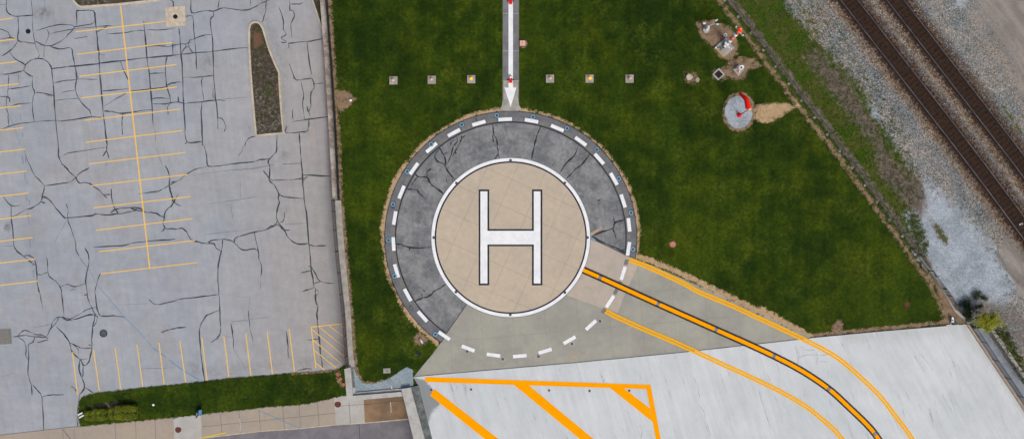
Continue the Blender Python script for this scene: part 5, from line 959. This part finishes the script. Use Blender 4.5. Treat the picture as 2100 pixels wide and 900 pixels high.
base=L(169.5,849,.07); t=thing('ground_sign',base,'small white and teal striped plate at the left end of the verge by the hedge','ground sign',rz=R(28))
mb=MB(); mb.box((0,.17,.25),(.62,.16,.03)); mb.box((0,-.17,.25),(.62,.16,.03)); mb.build('white_plate',M['gloss_white'],t); mb=MB(); mb.box((0,0,.25),(.62,.17,.03)); mb.build('teal_stripe',M['teal'],t); mb=MB(); mb.cyl((0,0,0),.03,.25,8); mb.build('stake',M['metal'],t)
t=thing('pipe_cap',L(316,828.5,.07),'small white cap in the middle of the grass verge','pipe cap'); mb=MB(); mb.cyl((0,0,0),.1,.12); mb.build('pipe',M['conc_light'],t); mb=MB(); mb.dome((0,0,.12),.15,.1); mb.build('cap',M['gloss_white'],t)
t=thing('post_arm',L(358,857,.06),'short white bent pipe at the verge edge above the rust-brown sidewalk cover','pipe'); mb=MB(); mb.tube([(0,0,0),(0,0,.5),(.15,.15,.6)],.05); mb.build('pipe',M['conc_light'],t); mb=MB(); mb.cyl((0,0,-.01),.12,.04,12); mb.build('flange',M['metal'],t)

# ==================================================================== RAILWAY
def path_pts(pts,step):
    p=[Vector((v.x,v.y,0)) for v in [P(*a) for a in pts]]; out=[]; acc=0
    q=[Vector((a[0],a[1],0)) for a in catmull([(v.x,v.y) for v in p],12)]
    d=0; nxt=0
    for a,b_ in zip(q[:-1],q[1:]):
        l=(b_-a).length
        while nxt<=d+l: 
            tt=(nxt-d)/l; out.append((a.lerp(b_,tt),(b_-a).normalized())); nxt+=step
        d+=l
    return out
def track(cl,label):
    base=P(*cl[1]); t=thing('railway_track',base,label,'railway track')
    fine=path_pts(cl,.5)
    for s in (-1,1):
        mb=MB(base); vs=[]; prof=[(-.07,.06),(-.07,.08),(-.012,.10),(-.012,.19),(-.036,.20),(-.036,.235),(.036,.235),(.036,.20),(.012,.19),(.012,.10),(.07,.08),(.07,.06)]; n=len(prof)
        for p,d in fine:
            nn=Vector((-d.y,d.x,0))
            for a,z in prof: vs.append(p+nn*(s*.7525+a)+Vector((0,0,z)))
        fs=[];
        for i in range(len(fine)-1):
            for k in range(n): fs.append((i*n+k,i*n+(k+1)%n,(i+1)*n+(k+1)%n,(i+1)*n+k))
        mb.add(vs,fs); o=mb.build('rail',[M['rail_side'],M['rail']],t)
        mi=[1 if (k%n) in (4,5,6) else 0 for i in range(len(fine)-1) for k in range(n)]; o.data.polygons.foreach_set('material_index',mi)
    sl=[(p,d) for p,d in path_pts(cl,.56)]
    vis=[(p,d) for p,d in sl if -35<p.y<29 and p.x<66][:98]; first=None
    for p,d in vis:
        a=math.atan2(d.y,d.x)+math.pi/2
        if first is None:
            mb=MB(); mb.box((0,0,-.08),(2.35,.22,.10)); first=mb.build('sleeper',M['sleeper'],t); o=first
        else: o=first.copy(); COL.objects.link(o)
        o.parent=t; o.location=p-base+Vector((rng.uniform(-.03,.03),0,rng.uniform(-.012,.008))); o.rotation_euler=(0,0,a+rng.normal(0,.012))
    return t
track(T1,'railway track nearer the lawn, two rails on dark brown sleepers')
track(T2,'railway track farther from the lawn, two rails towards the top right corner')
mb=MB()
for i in range(5): mb.box((.06*i-.1,.02*i,0),(.12,.2,.05),.3*i)
o=mb.build('white_plate',M['gloss_white']); o.location=P(2093,460,.08); tag(o,'small white plate lying between the rails of the nearer track','plate')

# ballast stones standing proud (countless)
N_=26000; vs=[]; fs=[]
T1w=[P(*a) for a in T1]; px=rng.uniform(1640,2150,N_*2); py=rng.uniform(-20,760,N_*2)
bal=ga(px,py); b2=gb(px,py); ok=(bal[1]>.6)&(bal[3]<.5)&(bal[2]<.35)&(b2[2]<.4)&(b2[3]<.3)&(b2[1]<rng.random(len(px))); px,py=px[ok][:N_],py[ok][:N_]; d1=b2[3][ok][:N_]
sz=rng.uniform(.03,.065,len(px)); bx=(px-1050)*S; by=(450-py)*S; rot=rng.uniform(0,6.28,len(px))
mb_v=np.zeros((len(px),5,3)); 
for k in range(4):
    a=rot+k*math.pi/2; rr=sz*rng.uniform(.7,1.2,len(px)); mb_v[:,k,0]=bx+rr*np.cos(a); mb_v[:,k,1]=by+rr*np.sin(a); mb_v[:,k,2]=0
mb_v[:,4,0]=bx+sz*rng.uniform(-.4,.4,len(px)); mb_v[:,4,1]=by+sz*rng.uniform(-.4,.4,len(px)); mb_v[:,4,2]=sz*rng.uniform(.6,1.1,len(px))
V=mb_v.reshape(-1,3); F=[(5*i+a,5*i+(a+1)%4,5*i+4) for i in range(len(px)) for a in range(4)]
m=N('loose_ballast_stone'); g=m.n('ShaderNodeNewGeometry'); ri=g.outputs['Random Per Island']; nn=m.noise(.5,4)
col=m.mix(m.step(ri,0,1),C(74,72,70),C(196,192,186)); col=m.mix(m.math('MULTIPLY',m.step(nn,.45,.6),.4),col,C(140,116,94)); M['stone']=m.out(col,.9)
me=bpy.data.meshes.new('ballast_stones'); me.from_pydata(V.tolist(),[],F); me.materials.append(M['stone']); o=link(bpy.data.objects.new('ballast_stones',me)); o['kind']='stuff'

# ==================================================================== PLANTS
def leaf_cloud(pts,size,mat,name,parent,base,nrm=None,flat=.6,up=False):
    n=len(pts); V=[];F=[]
    for i,p in enumerate(pts):
        u=Vector(rng.normal(0,1,3)); u.z*=flat; u.normalize(); w_=u.cross(Vector((rng.normal(0,.4),rng.normal(0,.4),1)) if up else Vector(rng.normal(0,1,3))).normalized(); s_=size*rng.uniform(.6,1.3); p=Vector(p)-base
        V+=[p-u*s_,p+w_*s_*.45,p+u*s_,p-w_*s_*.45]; F.append((4*i,4*i+1,4*i+2,4*i+3))
    me=bpy.data.meshes.new(name); me.from_pydata([tuple(v) for v in V],[],F); me.materials.append(mat); o=bpy.data.objects.new(name,me)
    if parent is None: o.location=base
    return link(o,parent)
def hedge(x0,y0,x1,y1,h,label,lobes):
    a=L(x0,y1); b_=L(x1,y0); base=Vector(((a.x+b_.x)/2,(a.y+b_.y)/2,lotz((a.y+b_.y)/2)+.07)); t=thing('hedge',base,label,'hedge','clipped hedges in the verge')
    pts=[]; cores=MB(base)
    for cx,cy,rx,ry in lobes:
        c=LZ(cx,cy,h*.5); rx*=S; ry*=S
        for k in range(int(2600*rx*ry)+1200):
            v=rng.normal(0,1,3); v/=np.linalg.norm(v); 
            if v[2]<-.3: v[2]*=-1
            e=.55; q=np.sign(v)*np.abs(v)**e; q/=np.max(np.abs(q))**.0+1e-9; s_=rng.uniform(.86,1.04)
            nrm_=(abs(q[0])**4+abs(q[1])**4+abs(q[2])**4)**.25; q=q/nrm_*s_
            pts.append((c.x+q[0]*rx,c.y+q[1]*ry,c.z+q[2]*h*.5))
        cores.dome((c.x,c.y,c.z-h*.5),min(rx,ry)*.8,h*.85)
    leaf_cloud(pts,.07,M['leaf_olive'],'foliage',t,base,flat=.35,up=True); cores.build('branches',M['leaf_dark'],t)
hedge(176,834,223,862,.9,'smaller left clipped hedge, next to the white and teal plate',[(188,851,12,10.5),(204,848.5,13,13),(211,848,10,12)])
hedge(224,829,281,860,1.0,'larger right clipped hedge in the verge with the squarer end',[(237,845.5,11.5,12.5),(250,844,13,15),(268,844,13,15.5),(260,845,14,15.5)])
# tree
base=P(2001,652,0); t=thing('small_tree',base,'yellow-green young tree leaning over the head of the sunken walkway','tree')
mb=MB(base); top=P(2020,657,1.7); mb.tube([base,base+Vector((.2,-.1,.7)),top],.08,8,r1=.05); tr=mb.build('trunk',M['bark'],t)
pts=[]; lim=MB(base)
for k in range(40):
    a=k*2.39996+rng.uniform(-.2,.2); ln=rng.uniform(.5,1.85)*(1.15 if math.cos(a)>0 else .85); z1=rng.uniform(-.3,.7)
    e=top+Vector((math.cos(a)*ln,math.sin(a)*ln*.66,z1)); mid=top.lerp(e,.5)+Vector((0,0,.25)); lim.tube([top-Vector((0,0,rng.uniform(0,.5))),mid,e],.02,5,r1=.006)
    for s_ in range(120):
        f=rng.uniform(.25,1.05); c=(top.lerp(mid,f*2) if f<.5 else mid.lerp(e,(f-.5)*2)); pts.append(c+Vector(rng.normal(0,.09+.06*f,3)))
lim.build('limbs',M['bark'],t); leaf_cloud(pts,.07,M['leaf_yellow'],'crown',t,base,flat=.5,up=True)
def bush(px,py,r,h,label,n=500,mat='leaf_dark',sz=.07,name='bush'):
    base=P(px,py,0); t=thing(name,base,label,'bush'); st_=MB(base); pts=[]
    for k in range(max(5,int(r*8))):
        a=rng.uniform(0,6.28); q=r*math.sqrt(rng.random()); e=base+Vector((q*math.cos(a),q*math.sin(a),h*rng.uniform(.4,1))); st_.tube([base+Vector((q*.3*math.cos(a),q*.3*math.sin(a),0)),e],.015,5,r1=.006)
        for s_ in range(n//max(5,int(r*8))): pts.append(base.lerp(e,rng.uniform(.4,1.05))+Vector(rng.normal(0,.13,3)))
    st_.build('stems',M['bark'],t); leaf_cloud([p if p[2]>.02 else Vector((p[0],p[1],.02)) for p in pts],sz,M[mat],'foliage',t,base)
bush(1990,632,1.35,.9,'largest dark green bush beside the yellow-green tree, left of its crown',1500)
bush(1984,652,.6,.5,'low dark bush pressed against the railing end below the largest one',450)
bush(2002,606,.65,.7,'dark green bush farthest up the slope above the yellow-green tree',500)
bush(2016,612,.35,.5,'tiny round green bush right of the farthest-up dark bush',220,'leaf_weed')
bush(1974,622,.6,.5,'low dark bush by the railing end at the lawn corner',420)
# weed tufts on the embankment and edge growth of the lawn (countless)
def tufts(n,box,test,mat,size,name,zmax=.16):
    px=rng.uniform(box[0],box[2],n*6); py=rng.uniform(box[1],box[3],n*6); ok=test(px,py); px,py=px[ok][:n],py[ok][:n]; pts=[]
    for x,y in zip(px,py):
        b0=P(x,y,0)
        for k in range(4): pts.append(b0+Vector((rng.normal(0,size*.9),rng.normal(0,size*.9),rng.uniform(.02,zmax))))
    o=leaf_cloud(pts,size,M[mat],name,None,Vector((0,0,0)),flat=.9); o['kind']='stuff'; return o
tufts(3000,(1480,-20,1900,540),lambda X,Y:(gc(X,Y)[1]>.55)&(ga(X,Y)[0]<.4)&(rng.random(len(X))<.5),'leaf_weed',.07,'weeds')
tufts(260,(1862,436,1915,532),lambda X,Y:(gc(X,Y)[2]>.3),'leaf_weed',.08,'creeping_weeds',.1)
tufts(260,(2030,670,2112,800),lambda X,Y:(gc(X,Y)[2]>.3),'leaf_dark',.09,'slope_weeds',.2)
M['leaf_lawn']=leafmat('lawn_blade',C(62,80,14),C(26,42,8))
def lawn_edge(X,Y):
    a=ga(X,Y); b=gb(X,Y); c=gc(X,Y); mx=np.maximum.reduce([a[0],b[0]]); onl=(a[1]<.2)&(c[0]<.2)&(c[1]<.3)&(mx>.08)&(mx<.55)
    r=np.hypot(X-CX,Y-CY); onl&=(r>262)&~((X>1025)&(X<1071)&(Y<240)); 
    onl&=~((Y>536+(X-1310)*.447)&(X>1305)&(X<1665)); onl&=(Y<770-(X-848)*.0978)|(X<845); onl&=~((Y>700-(X-905)*1.28)&(X>840)&(X<1300)&(Y>560)); onl&=(X>lot_edge(X,Y)+14)
    onl&=sd_poly(X,Y,[(1487,76),(1508,100),(1483,120),(1463,97)])>0; return onl
tufts(9000,(670,-20,1960,800),lawn_edge,'leaf_lawn',.06,'lawn_edge_tufts',.09)

# ==================================================================== LIGHT, CAMERA
w=bpy.data.worlds.new('World'); scene.world=w; w.use_nodes=True; nt=w.node_tree; sky=nt.nodes.new('ShaderNodeTexSky'); sky.sky_type='NISHITA'; sky.sun_disc=False
SE,SR=R(48),R(150)
sky.sun_elevation=SE; sky.sun_rotation=SR; sky.dust_density=6; sky.air_density=.8; sky.ozone_density=.4
nt.links.new(sky.outputs[0],nt.nodes['Background'].inputs[0]); nt.nodes['Background'].inputs[1].default_value=.092
sd=bpy.data.lights.new('sun','SUN'); sd.energy=1.35; sd.angle=R(14); sd.color=(.98,1,.93); so=bpy.data.objects.new('sun',sd); link(so)
dirv=Vector((math.sin(SR)*math.cos(SE),math.cos(SR)*math.cos(SE),math.sin(SE))); so.rotation_euler=dirv.to_track_quat('Z','Y').to_euler(); so.location=dirv*60
cd=bpy.data.cameras.new('camera'); cam=bpy.data.objects.new('camera',cd); link(cam); cam.location=(0,0,H); cam.rotation_euler=(0,0,0); cd.sensor_width=36; cd.lens=36*H/(2100*S); cd.clip_end=5000; scene.camera=cam
scene.view_settings.view_transform='Standard'; scene.view_settings.look='None'; scene.view_settings.gamma=1; scene.view_settings.exposure=0.46
scene.cycles.max_bounces=4
